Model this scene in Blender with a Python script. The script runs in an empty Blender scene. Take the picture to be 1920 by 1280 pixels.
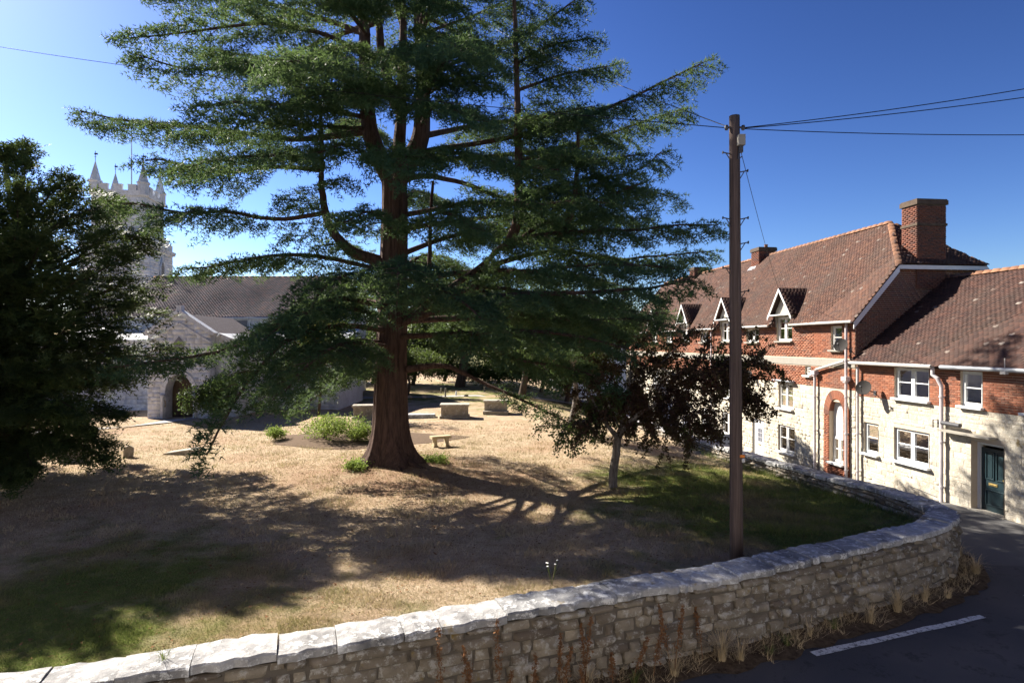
import bpy, math, random
import numpy as np
from mathutils import Vector, Matrix
random.seed(7); RNG = np.random.default_rng(7)
SC = bpy.context.scene
COL = SC.collection
FPX = 1120.0; HZ = 644.0; CZ = 4.8

# ------------------------------------------------------------------ camera, sky, sun, exposure
cam = bpy.data.cameras.new('camera'); camo = bpy.data.objects.new('camera', cam); COL.objects.link(camo)
camo.location = (0, 0, CZ); camo.rotation_euler = (math.radians(90), 0, 0)
cam.sensor_width = 36; cam.lens = 21.0; cam.shift_y = 0.002; cam.clip_end = 9000; cam.clip_start = 0.1
SC.camera = camo
SUN_EL = math.radians(37); SDX, SDY = -0.799, 0.601          # horizontal direction towards the sun
w = bpy.data.worlds.new('World'); SC.world = w; w.use_nodes = True
nt = w.node_tree; nt.nodes.clear()
sky = nt.nodes.new('ShaderNodeTexSky'); sky.sky_type = 'NISHITA'; sky.sun_disc = False
sky.sun_elevation = SUN_EL; sky.sun_rotation = math.atan2(SDX, SDY)
sky.air_density = 1.0; sky.dust_density = 0.4; sky.ozone_density = 3.5; sky.altitude = 50
bg = nt.nodes.new('ShaderNodeBackground'); bg.inputs['Strength'].default_value = 0.075
wo = nt.nodes.new('ShaderNodeOutputWorld')
gm_ = nt.nodes.new('ShaderNodeGamma'); gm_.inputs[1].default_value = 1.75          # deeper, more contrasty clear-sky blue
gn_ = nt.nodes.new('ShaderNodeVectorMath'); gn_.operation = 'MULTIPLY'; gn_.inputs[1].default_value = (0.134, 0.124, 0.138)
nt.links.new(sky.outputs[0], gm_.inputs[0]); nt.links.new(gm_.outputs[0], gn_.inputs[0]); nt.links.new(gn_.outputs[0], bg.inputs[0]); nt.links.new(bg.outputs[0], wo.inputs[0])
sl = bpy.data.lights.new('sun', 'SUN'); sl.energy = 4.2; sl.angle = math.radians(0.55); sl.color = (1.0, 0.93, 0.82)
slo = bpy.data.objects.new('sun', sl); COL.objects.link(slo)
to_sun = Vector((SDX*math.cos(SUN_EL), SDY*math.cos(SUN_EL), math.sin(SUN_EL)))
slo.rotation_euler = to_sun.to_track_quat('Z', 'Y').to_euler(); slo.location = (-30, 25, 30)
SC.view_settings.view_transform = 'Standard'; SC.view_settings.look = 'None'
SC.view_settings.exposure = 2.05; SC.view_settings.gamma = 1.0
SC.render.engine = 'CYCLES'; SC.cycles.max_bounces = 6; SC.cycles.transparent_max_bounces = 8

# ------------------------------------------------------------------ materials
class N:
    def __init__(s, name):
        s.m = bpy.data.materials.new(name); s.m.use_nodes = True
        s.t = s.m.node_tree; s.t.nodes.clear(); s._pos = None
        s.out = s.t.nodes.new('ShaderNodeOutputMaterial')
    def n(s, typ, **kw):
        nd = s.t.nodes.new('ShaderNode' + typ)
        for k, v in kw.items(): setattr(nd, k, v)
        return nd
    def put(s, sock, v):
        if v is None: return
        if isinstance(v, bpy.types.NodeSocket): s.t.links.new(v, sock)
        elif isinstance(v, (tuple, list)) and len(v) == 3 and sock.type == 'RGBA': sock.default_value = (*v, 1)
        else: sock.default_value = v
    def pos(s):
        if s._pos is None: s._pos = s.n('NewGeometry')
        return s._pos.outputs['Position']
    def scaled(s, sc):
        v = s.n('VectorMath', operation='MULTIPLY'); s.put(v.inputs[0], s.pos()); v.inputs[1].default_value = sc
        return v.outputs[0]
    def noise(s, scale, detail=3, vec=None, rough=0.55):
        nd = s.n('TexNoise'); nd.inputs['Scale'].default_value = scale; nd.inputs['Detail'].default_value = detail
        nd.inputs['Roughness'].default_value = rough; s.put(nd.inputs['Vector'], vec or s.pos()); return nd.outputs[0]
    def rng(s, v, a, b, c=0.0, d=1.0):
        nd = s.n('MapRange'); s.put(nd.inputs[0], v)
        for i, q in enumerate((a, b, c, d)): nd.inputs[i+1].default_value = q
        return nd.outputs[0]
    def math(s, op, a, b=None, clamp=False):
        nd = s.n('Math', operation=op, use_clamp=clamp); s.put(nd.inputs[0], a); s.put(nd.inputs[1], b); return nd.outputs[0]
    def mix(s, f, a, b, mode='MIX'):
        nd = s.n('Mix', data_type='RGBA', blend_type=mode); s.put(nd.inputs[0], f); s.put(nd.inputs[6], a); s.put(nd.inputs[7], b)
        return nd.outputs[2]
    def rand(s):
        o = s.n('ObjectInfo').outputs['Random']; g = s.n('NewGeometry').outputs['Random Per Island']
        return s.math('FRACT', s.math('ADD', o, g))
    def ramp(s, f, stops):
        nd = s.n('ValToRGB'); e = nd.color_ramp.elements
        while len(e) < len(stops): e.new(0.5)
        for el, (p, c) in zip(e, stops): el.position = p; el.color = (*c, 1)
        s.put(nd.inputs[0], f); return nd.outputs[0]
    def dist(s, p):
        nd = s.n('VectorMath', operation='DISTANCE'); s.put(nd.inputs[0], s.pos()); nd.inputs[1].default_value = p
        return nd.outputs['Value']
    def bump(s, h, strength=0.4, d=0.02):
        nd = s.n('Bump'); nd.inputs['Strength'].default_value = strength; nd.inputs['Distance'].default_value = d
        s.put(nd.inputs['Height'], h); return nd.outputs[0]
    def done(s, col, rough=0.85, bump=None, spec=0.3, metal=0.0):
        p = s.n('BsdfPrincipled'); s.put(p.inputs['Base Color'], col); s.put(p.inputs['Roughness'], rough)
        p.inputs['Specular IOR Level'].default_value = spec; p.inputs['Metallic'].default_value = metal
        if bump is not None: s.put(p.inputs['Normal'], bump)
        s.t.links.new(p.outputs[0], s.out.inputs[0]); return s.m
    def leaf(s, col, trans=0.35, rough=0.6, spec=0.2, glow=(0.16, 0.22, 0.05)):
        p = s.n('BsdfPrincipled'); s.put(p.inputs['Base Color'], col); p.inputs['Roughness'].default_value = rough
        p.inputs['Specular IOR Level'].default_value = spec
        t = s.n('BsdfTranslucent'); s.put(t.inputs[0], s.mix(0.5, col, glow, 'MIX'))
        m = s.n('MixShader'); m.inputs[0].default_value = trans
        s.t.links.new(p.outputs[0], m.inputs[1]); s.t.links.new(t.outputs[0], m.inputs[2])
        s.t.links.new(m.outputs[0], s.out.inputs[0]); return s.m

M = {}
def plain(name, col, rough=0.6, spec=0.3, var=0.12, scale=6, metal=0.0):
    n = N(name); f = n.noise(scale, 4)
    c = n.mix(f, tuple(x*(1-var) for x in col), tuple(min(1, x*(1+var)) for x in col))
    M[name] = n.done(c, rough, n.bump(n.noise(scale*8, 2), 0.12, 0.01), spec, metal)
plain('white_paint', (0.66, 0.65, 0.62), 0.5, 0.35, 0.12, 4)
plain('pipe_paint', (0.50, 0.46, 0.47), 0.55, 0.3, 0.25, 3)
plain('frame_grey', (0.60, 0.62, 0.62), 0.5, 0.4, 0.05)
plain('gutter_white', (0.42, 0.40, 0.37), 0.6, 0.3, 0.3, 3)
plain('gutter_grey', (0.25, 0.27, 0.29), 0.45, 0.4, 0.15)
plain('door_green', (0.012, 0.026, 0.032), 0.35, 0.5, 0.1)
plain('cap_brick', (0.085, 0.062, 0.045), 0.9, 0.2, 0.6, 5)
plain('wire_black', (0.008, 0.008, 0.009), 0.6, 0.2, 0.1)
plain('brass', (0.55, 0.42, 0.18), 0.35, 0.5, 0.1, 6, 0.8)
plain('metal_dark', (0.05, 0.05, 0.055), 0.5, 0.4, 0.2)
plain('dish_grey', (0.035, 0.032, 0.03), 0.85, 0.15, 0.15)
plain('curtain', (0.55, 0.55, 0.52), 0.9, 0.1, 0.1)
plain('interior', (0.10, 0.095, 0.09), 0.9, 0.1, 0.2)
plain('concrete', (0.27, 0.25, 0.215), 0.9, 0.2, 0.15, 4)
plain('timber_grey', (0.33, 0.31, 0.27), 0.85, 0.2, 0.15, 9)
plain('lead', (0.35, 0.37, 0.40), 0.5, 0.4, 0.15)
plain('mortar', (0.46, 0.39, 0.30), 0.95, 0.1, 0.15, 8)
plain('mortar_dark', (0.11, 0.095, 0.08), 0.95, 0.1, 0.25, 6)
plain('orange_tape', (0.75, 0.22, 0.03), 0.5, 0.3, 0.05)
plain('sign_white', (0.62, 0.64, 0.66), 0.5, 0.3, 0.06)
plain('sign_ink', (0.12, 0.13, 0.15), 0.6, 0.2, 0.05)
plain('clock_face', (0.30, 0.29, 0.30), 0.7, 0.2, 0.1)
plain('clock_gold', (0.62, 0.52, 0.26), 0.4, 0.4, 0.1)
plain('soil', (0.12, 0.085, 0.06), 1.0, 0.05, 0.5, 12)
plain('pebble_path', (0.36, 0.34, 0.32), 0.95, 0.1, 0.2, 14)
plain('slate', (0.16, 0.16, 0.18), 0.6, 0.3, 0.2, 8)
plain('render_white', (0.62, 0.63, 0.66), 0.9, 0.1, 0.08)
plain('render_cream', (0.64, 0.61, 0.56), 0.9, 0.1, 0.06)
plain('dead_stalk', (0.17, 0.085, 0.04), 0.95, 0.1, 0.4, 30)
plain('straw', (0.46, 0.36, 0.22), 0.9, 0.1, 0.3, 30)
n = N('glass')
fr = n.n('Fresnel'); fr.inputs[0].default_value = 1.6
g = n.n('BsdfGlossy'); g.inputs['Roughness'].default_value = 0.03
t = n.n('BsdfTransparent'); t.inputs[0].default_value = (0.75, 0.82, 0.8, 1)
mx = n.n('MixShader'); n.t.links.new(fr.outputs[0], mx.inputs[0]); n.t.links.new(t.outputs[0], mx.inputs[1]); n.t.links.new(g.outputs[0], mx.inputs[2])
n.t.links.new(mx.outputs[0], n.out.inputs[0]); M['glass'] = n.m

def brickmat(name, stops, grime=(0.10, 0.07, 0.06)):
    n = N(name); c = n.ramp(n.rand(), stops)
    c = n.mix(n.rng(n.noise(0.9, 4), 0.45, 0.75, 0, 0.55), c, grime)
    c = n.mix(n.rng(n.noise(40, 3), 0.3, 0.7, 0, 0.15), c, (0.3, 0.2, 0.14))
    M[name] = n.done(c, 0.9, n.bump(n.noise(60, 3), 0.4, 0.01), 0.15)
brickmat('brick', [(0, (0.17, 0.056, 0.032)), (0.4, (0.235, 0.078, 0.042)), (0.8, (0.28, 0.105, 0.058)), (1, (0.11, 0.045, 0.034))])
brickmat('brick_dark', [(0, (0.12, 0.042, 0.028)), (0.5, (0.17, 0.06, 0.037)), (1, (0.08, 0.04, 0.036))], (0.06, 0.05, 0.045))
def stonemat(name, stops, lichen=None, lich_amt=0.3, stain=(0.12, 0.10, 0.08), stain_amt=0.4, up=False):
    n = N(name); c = n.ramp(n.rand(), stops)
    c = n.mix(n.rng(n.noise(5, 5), 0.35, 0.7, 0, 0.5), c, tuple(x*0.6 for x in stops[0][1]))
    c = n.mix(n.rng(n.noise(1.1, 5, rough=0.7), 0.45, 0.72, 0, stain_amt), c, stain)
    if lichen:
        f = n.rng(n.noise(7, 6, rough=0.75), 0.52, 0.60, 0, lich_amt)
        c = n.mix(f, c, lichen)
        c = n.mix(n.rng(n.noise(3.1, 4), 0.66, 0.72, 0, 0.7), c, (0.22, 0.15, 0.035))
    h = n.math('ADD', n.noise(14, 6, rough=0.7), n.math('MULTIPLY', n.noise(55, 3), 0.4))
    M[name] = n.done(c, 0.92, n.bump(h, 0.7, 0.035), 0.15)
stonemat('wall_stone', [(0, (0.19, 0.155, 0.12)), (0.4, (0.27, 0.23, 0.175)), (0.75, (0.35, 0.30, 0.235)), (1, (0.12, 0.095, 0.075))], (0.46, 0.45, 0.42), 0.6, (0.08, 0.065, 0.05), 0.65)
stonemat('coping_stone', [(0, (0.34, 0.33, 0.32)), (0.5, (0.44, 0.43, 0.42)), (1, (0.28, 0.28, 0.28))], (0.70, 0.70, 0.69), 0.7, (0.06, 0.06, 0.065), 0.95)
stonemat('house_stone', [(0, (0.47, 0.42, 0.33)), (0.35, (0.58, 0.53, 0.43)), (0.7, (0.53, 0.47, 0.37)), (1, (0.38, 0.34, 0.28))], (0.66, 0.63, 0.55), 0.35, (0.27, 0.245, 0.21), 0.65)
stonemat('church_stone', [(0, (0.58, 0.60, 0.64)), (0.5, (0.70, 0.72, 0.76)), (1, (0.48, 0.50, 0.55))], (0.7, 0.72, 0.74), 0.4, (0.24, 0.25, 0.27), 0.5)
stonemat('tomb_stone', [(0, (0.34, 0.30, 0.24)), (1, (0.42, 0.38, 0.31))], (0.55, 0.54, 0.5), 0.5, (0.13, 0.11, 0.10), 0.6)
stonemat('bench_stone', [(0, (0.46, 0.38, 0.24)), (1, (0.5, 0.42, 0.28))], None, 0, (0.3, 0.25, 0.17), 0.4)
def tilemat(name, stops, lich=(0.13, 0.11, 0.08), amt=0.55):
    n = N(name); c = n.ramp(n.rand(), stops)
    c = n.mix(n.rng(n.noise(0.7, 5, rough=0.7), 0.42, 0.68, 0, amt), c, (0.055, 0.042, 0.034))
    c = n.mix(n.rng(n.noise(9, 6, rough=0.8), 0.58, 0.66, 0, 0.6), c, lich)
    M[name] = n.done(c, 0.9, n.bump(n.noise(30, 4), 0.5, 0.015), 0.2)
tilemat('roof_tile', [(0, (0.06, 0.03, 0.023)), (0.45, (0.085, 0.042, 0.03)), (0.8, (0.115, 0.056, 0.037)), (0.985, (0.055, 0.03, 0.026)), (1, (0.22, 0.18, 0.15))])
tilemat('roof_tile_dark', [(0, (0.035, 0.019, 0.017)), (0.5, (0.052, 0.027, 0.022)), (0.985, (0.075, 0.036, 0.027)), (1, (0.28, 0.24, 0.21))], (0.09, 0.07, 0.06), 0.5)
tilemat('church_tile', [(0, (0.06, 0.052, 0.062)), (0.6, (0.10, 0.078, 0.085)), (1, (0.15, 0.09, 0.085))], (0.28, 0.29, 0.32), 0.3)
tilemat('ridge_tile', [(0, (0.20, 0.10, 0.06)), (1, (0.28, 0.14, 0.08))])
# bark, wood
def barkmat(name, a, b, sx=9, sz=0.9, strength=1.0):
    n = N(name); v = n.scaled((1, 1, sz/sx)); f = n.noise(sx, 6, v, 0.65); f2 = n.noise(sx*3, 4, v)
    h = n.math('ADD', f, n.math('MULTIPLY', f2, 0.5)); c = n.mix(n.rng(h, 0.5, 0.95), a, b)
    M[name] = n.done(c, 0.95, n.bump(h, strength, 0.08), 0.1)
barkmat('cedar_bark', (0.030, 0.020, 0.017), (0.125, 0.080, 0.064))
barkmat('grey_bark', (0.07, 0.06, 0.05), (0.25, 0.22, 0.19), 14, 3)
barkmat('dark_bark', (0.035, 0.028, 0.022), (0.12, 0.09, 0.07))
barkmat('pole_wood', (0.045, 0.032, 0.028), (0.15, 0.11, 0.092), 30, 0.6, 0.5)
# foliage
def leafmat(name, stops, trans=0.35, clump=0.5, alt=None):
    n = N(name); c = n.ramp(n.rand(), stops)
    c = n.mix(n.rng(n.noise(clump, 3), 0.4, 0.65), c, alt or tuple(x*0.7 for x in stops[0][1]))
    M[name] = n.leaf(c, trans)
leafmat('cedar_needles', [(0, (0.028, 0.065, 0.030)), (0.6, (0.048, 0.095, 0.042)), (1, (0.09, 0.135, 0.05))], 0.42, 0.45, (0.03, 0.075, 0.048))
leafmat('yew_needles', [(0, (0.03, 0.055, 0.02)), (0.7, (0.055, 0.088, 0.03)), (1, (0.11, 0.13, 0.045))], 0.3, 0.8, (0.04, 0.055, 0.022))
leafmat('plum_leaf', [(0, (0.05, 0.022, 0.018)), (0.6, (0.08, 0.035, 0.024)), (1, (0.07, 0.07, 0.028))], 0.3, 1.0)
leafmat('apple_leaf', [(0, (0.05, 0.08, 0.025)), (0.7, (0.07, 0.10, 0.03)), (1, (0.13, 0.13, 0.04))], 0.35, 1.0)
leafmat('bush_leaf', [(0, (0.14, 0.20, 0.035)), (0.6, (0.21, 0.27, 0.055)), (1, (0.30, 0.33, 0.08))], 0.5, 1.2, (0.12, 0.18, 0.03))
leafmat('wood_leaf', [(0, (0.035, 0.06, 0.022)), (0.6, (0.06, 0.09, 0.03)), (1, (0.11, 0.12, 0.04))], 0.3, 0.5, (0.03, 0.045, 0.025))
leafmat('box_leaf', [(0, (0.035, 0.07, 0.02)), (0.7, (0.055, 0.095, 0.03)), (1, (0.08, 0.12, 0.04))], 0.25, 1.0)
leafmat('yellow_leaf', [(0, (0.35, 0.26, 0.03)), (0.5, (0.12, 0.14, 0.03)), (1, (0.5, 0.36, 0.04))], 0.4, 1.0)
# lawn: dry straw, greener along the lane wall and in the damp near corner, needle litter by the cedar
def lawncol(n, dark=1.0):
    straw = n.ramp(n.noise(2.2, 6, rough=0.7), [(0.3, (0.36*dark, 0.265*dark, 0.175*dark)), (0.55, (0.50*dark, 0.39*dark, 0.275*dark)), (0.75, (0.60*dark, 0.48*dark, 0.35*dark))])
    green = n.ramp(n.noise(1.7, 5), [(0.3, (0.06*dark, 0.105*dark, 0.018*dark)), (0.7, (0.15*dark, 0.19*dark, 0.04*dark))])
    m1 = n.rng(n.dist((9.5, 16.5, 0.5)), 9.5, 4.0, 0, 1.3); m2 = n.rng(n.dist((-7.5, 8.5, 0.6)), 7.0, 2.0); m3 = n.rng(n.dist((0, 52, 0.6)), 26, 8, 0, 0.65)
    m4 = n.rng(n.dist((3.2, 9.8, 0.6)), 4.0, 0.5, 0, 0.7)
    m = n.math('MAXIMUM', n.math('MAXIMUM', m1, n.math('MULTIPLY', m2, 0.9)), n.math('MAXIMUM', m3, m4))
    m = n.math('ADD', m, n.math('MULTIPLY', n.math('SUBTRACT', n.noise(0.75, 5, rough=0.65), 0.5), 2.2))
    c = n.mix(n.rng(m, 0.3, 0.85), straw, green); c = n.mix(n.rng(n.noise(6.5, 5, rough=0.7), 0.5, 0.68, 0, 0.5), c, (0.25*dark, 0.19*dark, 0.085*dark)); c = n.mix(n.rng(n.noise(0.33, 4), 0.5, 0.62, 0, 0.45), c, (0.40*dark, 0.25*dark, 0.17*dark))
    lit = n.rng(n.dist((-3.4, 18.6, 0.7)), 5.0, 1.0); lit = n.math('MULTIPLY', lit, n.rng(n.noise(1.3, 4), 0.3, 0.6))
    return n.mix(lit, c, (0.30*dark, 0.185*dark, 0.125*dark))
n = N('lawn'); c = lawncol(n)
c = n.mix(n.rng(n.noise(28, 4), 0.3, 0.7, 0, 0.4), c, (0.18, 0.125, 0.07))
M['lawn'] = n.done(c, 1.0, n.bump(n.noise(45, 5, rough=0.7), 1.0, 0.05), 0.05)
n = N('lawn_blades'); c = lawncol(n, 1.1); c = n.mix(n.math('MULTIPLY', n.rand(), 0.35), c, (0.20, 0.16, 0.08)); M['lawn_blades'] = n.leaf(c, 0.3)
n = N('long_grass'); M['long_grass'] = n.leaf(n.ramp(n.rand(), [(0, (0.07, 0.12, 0.025)), (0.6, (0.13, 0.17, 0.05)), (1, (0.35, 0.28, 0.14))]), 0.35)
n = N('asphalt'); c = n.mix(n.rng(n.noise(120, 3), 0.3, 0.7), (0.035, 0.036, 0.042), (0.085, 0.085, 0.09))
c = n.mix(n.rng(n.noise(0.6, 4), 0.4, 0.7, 0, 0.7), c, (0.11, 0.10, 0.095)); c = n.mix(n.rng(n.noise(2.4, 6, rough=0.8), 0.55, 0.62, 0, 0.6), c, (0.025, 0.025, 0.028)); M['asphalt'] = n.done(c, 0.9, n.bump(n.noise(150, 2), 0.5, 0.01), 0.25)
n = N('lane_asphalt'); c = n.mix(n.rng(n.noise(100, 3), 0.3, 0.7), (0.075, 0.075, 0.078), (0.14, 0.135, 0.13))
M['lane_asphalt'] = n.done(c, 0.92, n.bump(n.noise(120, 2), 0.5, 0.01), 0.2)
n = N('road_paint'); f = n.rng(n.noise(11, 6, rough=0.8), 0.40, 0.50); M['road_paint'] = n.done(n.mix(f, (0.12, 0.12, 0.12), (0.62, 0.62, 0.6)), 0.8, None, 0.2)
n = N('verge_dirt'); c = n.mix(n.rng(n.noise(9, 6, rough=0.75), 0.35, 0.65), (0.055, 0.038, 0.026), (0.16, 0.115, 0.075))
M['verge_dirt'] = n.done(c, 1.0, n.bump(n.noise(24, 6, rough=0.75), 1.0, 0.06), 0.05)
n = N('field'); M['field'] = n.done(n.mix(n.noise(0.05, 4), (0.20, 0.17, 0.09), (0.10, 0.12, 0.045)), 1.0, None, 0.05)

# ------------------------------------------------------------------ helpers
def P(px, py, d):                                   # author-time lookup: a photo pixel at depth d -> world point
    return np.array([(px-960)/FPX*d, d, CZ+(HZ-py)/FPX*d])
def tag(o, label=None, cat=None, group=None, kind=None):
    if label: o['label'] = label
    if cat: o['category'] = cat
    if group: o['group'] = group
    if kind: o['kind'] = kind
    return o
def thing(name, loc, label, cat, group=None):
    o = bpy.data.objects.new(name, None); COL.objects.link(o); o.location = loc; o.empty_display_size = 0.2
    return tag(o, label, cat, group)
def link(name, me, mat, parent=None):
    o = bpy.data.objects.new(name, me); COL.objects.link(o)
    if mat and not me.materials: me.materials.append(M[mat])
    if parent is not None:
        o.parent = parent
        if parent.type == 'EMPTY': o.matrix_parent_inverse = Matrix.Translation(-Vector(parent.location))
    return o
def np_mesh(name, V, F, smooth=False):
    V = np.asarray(V, dtype=np.float32); F = np.asarray(F, dtype=np.int32); k = F.shape[1]
    me = bpy.data.meshes.new(name); me.vertices.add(len(V)); me.vertices.foreach_set('co', V.ravel())
    me.loops.add(F.size); me.loops.foreach_set('vertex_index', F.ravel())
    me.polygons.add(len(F)); me.polygons.foreach_set('loop_start', np.arange(0, F.size, k, dtype=np.int32))
    try: me.polygons.foreach_set('loop_total', np.full(len(F), k, dtype=np.int32))
    except Exception: pass
    if smooth: me.polygons.foreach_set('use_smooth', np.ones(len(F), dtype=bool))
    me.update(calc_edges=True); return me
class MB:
    def __init__(s): s.v = []; s.f = []
    def add(s, V, F):
        o = len(s.v); s.v += [tuple(map(float, q)) for q in V]; s.f += [tuple(i+o for i in f) for f in F]; return s
    def box(s, c, sz, ax=(1, 0, 0), ay=(0, 1, 0), az=(0, 0, 1)):
        c, ax, ay, az = map(np.array, (c, ax, ay, az)); hx, hy, hz = sz[0]/2, sz[1]/2, sz[2]/2
        V = [c+ax*hx*i+ay*hy*j+az*hz*k for k in (-1, 1) for j in (-1, 1) for i in (-1, 1)]
        return s.add(V, [(0, 2, 3, 1), (4, 5, 7, 6), (0, 1, 5, 4), (2, 6, 7, 3), (0, 4, 6, 2), (1, 3, 7, 5)])
    def prism(s, poly, vec):                        # planar polygon (3D points) extruded along vec
        n = len(poly); poly = [np.array(p, float) for p in poly]; vec = np.array(vec, float)
        return s.add(poly+[p+vec for p in poly], [tuple(range(n))[::-1], tuple(range(n, 2*n))]+[(i, (i+1) % n, n+(i+1) % n, n+i) for i in range(n)])
    def tube(s, pts, rad, sides=8, cap=True):
        V, F = tube_np(pts, rad, sides); F = [tuple(f) for f in F]
        if cap: F += [tuple(range(sides))[::-1], tuple(range(len(V)-sides, len(V)))]
        return s.add(V, F)
    def lathe(s, c, prof, sides=16):                # profile (r, z)
        c = np.array(c, float); V = []; F = []
        for r, z in prof:
            for k in range(sides):
                a = 2*math.pi*k/sides; V.append(c+np.array([r*math.cos(a), r*math.sin(a), z]))
        for i in range(len(prof)-1):
            for k in range(sides): F.append((i*sides+k, i*sides+(k+1) % sides, (i+1)*sides+(k+1) % sides, (i+1)*sides+k))
        F += [tuple(range(sides))[::-1], tuple(range(len(V)-sides, len(V)))]
        return s.add(V, F)
    def build(s, name, mat, parent=None, smooth=False):
        me = bpy.data.meshes.new(name); me.from_pydata(s.v, [], s.f)
        if smooth: me.polygons.foreach_set('use_smooth', np.ones(len(me.polygons), dtype=bool))
        me.update(); return link(name, me, mat, parent)
def smooth_path(pts, n=None, seg=6):
    pts = np.asarray(pts, float); out = []
    Pp = np.vstack([2*pts[0]-pts[1], pts, 2*pts[-1]-pts[-2]])
    for i in range(1, len(Pp)-2):
        for t in np.linspace(0, 1, seg, endpoint=False):
            a, b, c, d = Pp[i-1], Pp[i], Pp[i+1], Pp[i+2]
            out.append(0.5*((2*b)+(c-a)*t+(2*a-5*b+4*c-d)*t*t+(3*b-a-3*c+d)*t**3))
    out.append(pts[-1]); return np.array(out)
def tube_np(pts, rad, sides=8):
    pts = np.asarray(pts, float); n = len(pts); rad = np.broadcast_to(np.asarray(rad, float), (n,))
    T = np.gradient(pts, axis=0); T /= np.linalg.norm(T, axis=1)[:, None]+1e-9
    ref = np.array([0, 0, 1.0]) if abs(T[0][2]) < 0.8 else np.array([1.0, 0, 0])
    B = np.cross(T, ref); B /= np.linalg.norm(B, axis=1)[:, None]+1e-9; U = np.cross(B, T)
    a = np.arange(sides)*2*math.pi/sides
    V = pts[:, None]+rad[:, None, None]*(np.cos(a)[None, :, None]*B[:, None]+np.sin(a)[None, :, None]*U[:, None])
    i = np.arange(n-1)[:, None]*sides; k = np.arange(sides)[None]; k2 = (k+1) % sides
    F = np.stack([i+k, i+k2, i+sides+k2, i+sides+k], -1).reshape(-1, 4)
    return V.reshape(-1, 3), F
def inframe(C):
    y = np.maximum(C[:, 1], 0.1); px = 960+FPX*C[:, 0]/y; py = HZ-FPX*(C[:, 2]-CZ)/y
    return (px > 0) & (px < 1920) & (py > 0) & (py < 1280) & (C[:, 1] > 0.5)
_units = []
def unit_meshes(base, mat, k=6, inset=0.07, jit=0.05):
    out = []
    for i in range(k):
        r = np.random.default_rng(i+3); q = 0.5-inset
        V = np.array([(-.5, -.5, 0), (.5, -.5, 0), (.5, .5, 0), (-.5, .5, 0), (-q, -q, 1), (q, -q, 1), (q, q, 1), (-q, q, 1)], float)
        V[4:] += r.uniform(-jit, jit, (4, 3))*np.array([1, 1, 3]); V[:4, :2] += r.uniform(-jit, jit, (4, 2))*0.5
        me = np_mesh(base, V, [(4, 5, 6, 7), (0, 1, 5, 4), (1, 2, 6, 5), (2, 3, 7, 6), (3, 0, 4, 7)]); me.materials.append(M[mat]); out.append(me)
    return out
def pieces(name, L, parent, mat, n_ind=0, inset=0.012, jit=0.012, uinset=0.07, ujit=0.05, plural=None):
    """L: list of (centre-on-wall, along, up, normal, w, h, d). The largest in view become objects, the rest one 'stuff' mesh."""
    if not L: return
    C = np.array([l[0] for l in L]); A = np.array([l[1] for l in L]); U = np.array([l[2] for l in L]); Nn = np.array([l[3] for l in L])
    S = np.array([[l[4], l[5], l[6]] for l in L]); ind = np.zeros(len(L), bool)
    if n_ind:
        d = np.linalg.norm(C-np.array([0, 0, CZ]), axis=1)/np.sqrt(S[:, 0]*S[:, 1]); d[~inframe(C)] = 1e9
        o = np.argsort(d)[:n_ind]; ind[o[d[o] < 1e8]] = True
    if ind.any():
        ms = unit_meshes(name, mat, 6, uinset, ujit)
        for q in np.nonzero(ind)[0]:
            ob = bpy.data.objects.new(name, ms[q % 6]); COL.objects.link(ob); ob.parent = parent
            if parent.type == 'EMPTY': ob.matrix_parent_inverse = Matrix.Translation(-Vector(parent.location))
            m = Matrix.Identity(4)
            for r in range(3):
                m[r][0] = A[q][r]*S[q][0]; m[r][1] = U[q][r]*S[q][1]; m[r][2] = Nn[q][r]*S[q][2]; m[r][3] = C[q][r]
            ob.matrix_basis = m
    R = ~ind
    if R.any():
        C, A, U, Nn, S = C[R], A[R], U[R], Nn[R], S[R]; n = len(C)
        sg = np.array([(-1, -1), (1, -1), (1, 1), (-1, 1)])*0.5
        V = np.zeros((n, 8, 3))
        for k in range(4):
            j = RNG.uniform(-jit, jit, (n, 3))
            V[:, k] = C+A*(S[:, :1]*sg[k, 0])+U*(S[:, 1:2]*sg[k, 1])
            V[:, 4+k] = C+A*(S[:, :1]*sg[k, 0]-np.sign(sg[k, 0])*inset+j[:, :1])+U*(S[:, 1:2]*sg[k, 1]-np.sign(sg[k, 1])*inset+j[:, 1:2])+Nn*(S[:, 2:]+j[:, 2:])
        F = np.array([(4, 5, 6, 7), (0, 1, 5, 4), (1, 2, 6, 5), (2, 3, 7, 6), (3, 0, 4, 7)])
        F = (np.arange(n)[:, None, None]*8+F[None]).reshape(-1, 4)
        me = np_mesh(name+'s', V.reshape(-1, 3), F); o = link(plural or name+'s', me, mat, parent); o['kind'] = 'stuff'
def free_spans(a, b, holes):                         # 1-D interval minus holes
    out = [(a, b)]
    for h0, h1 in holes:
        nx = []
        for s0, s1 in out:
            if h1 <= s0 or h0 >= s1: nx.append((s0, s1)); continue
            if h0 > s0: nx.append((s0, h0))
            if h1 < s1: nx.append((h1, s1))
        out = nx
    return out
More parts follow.
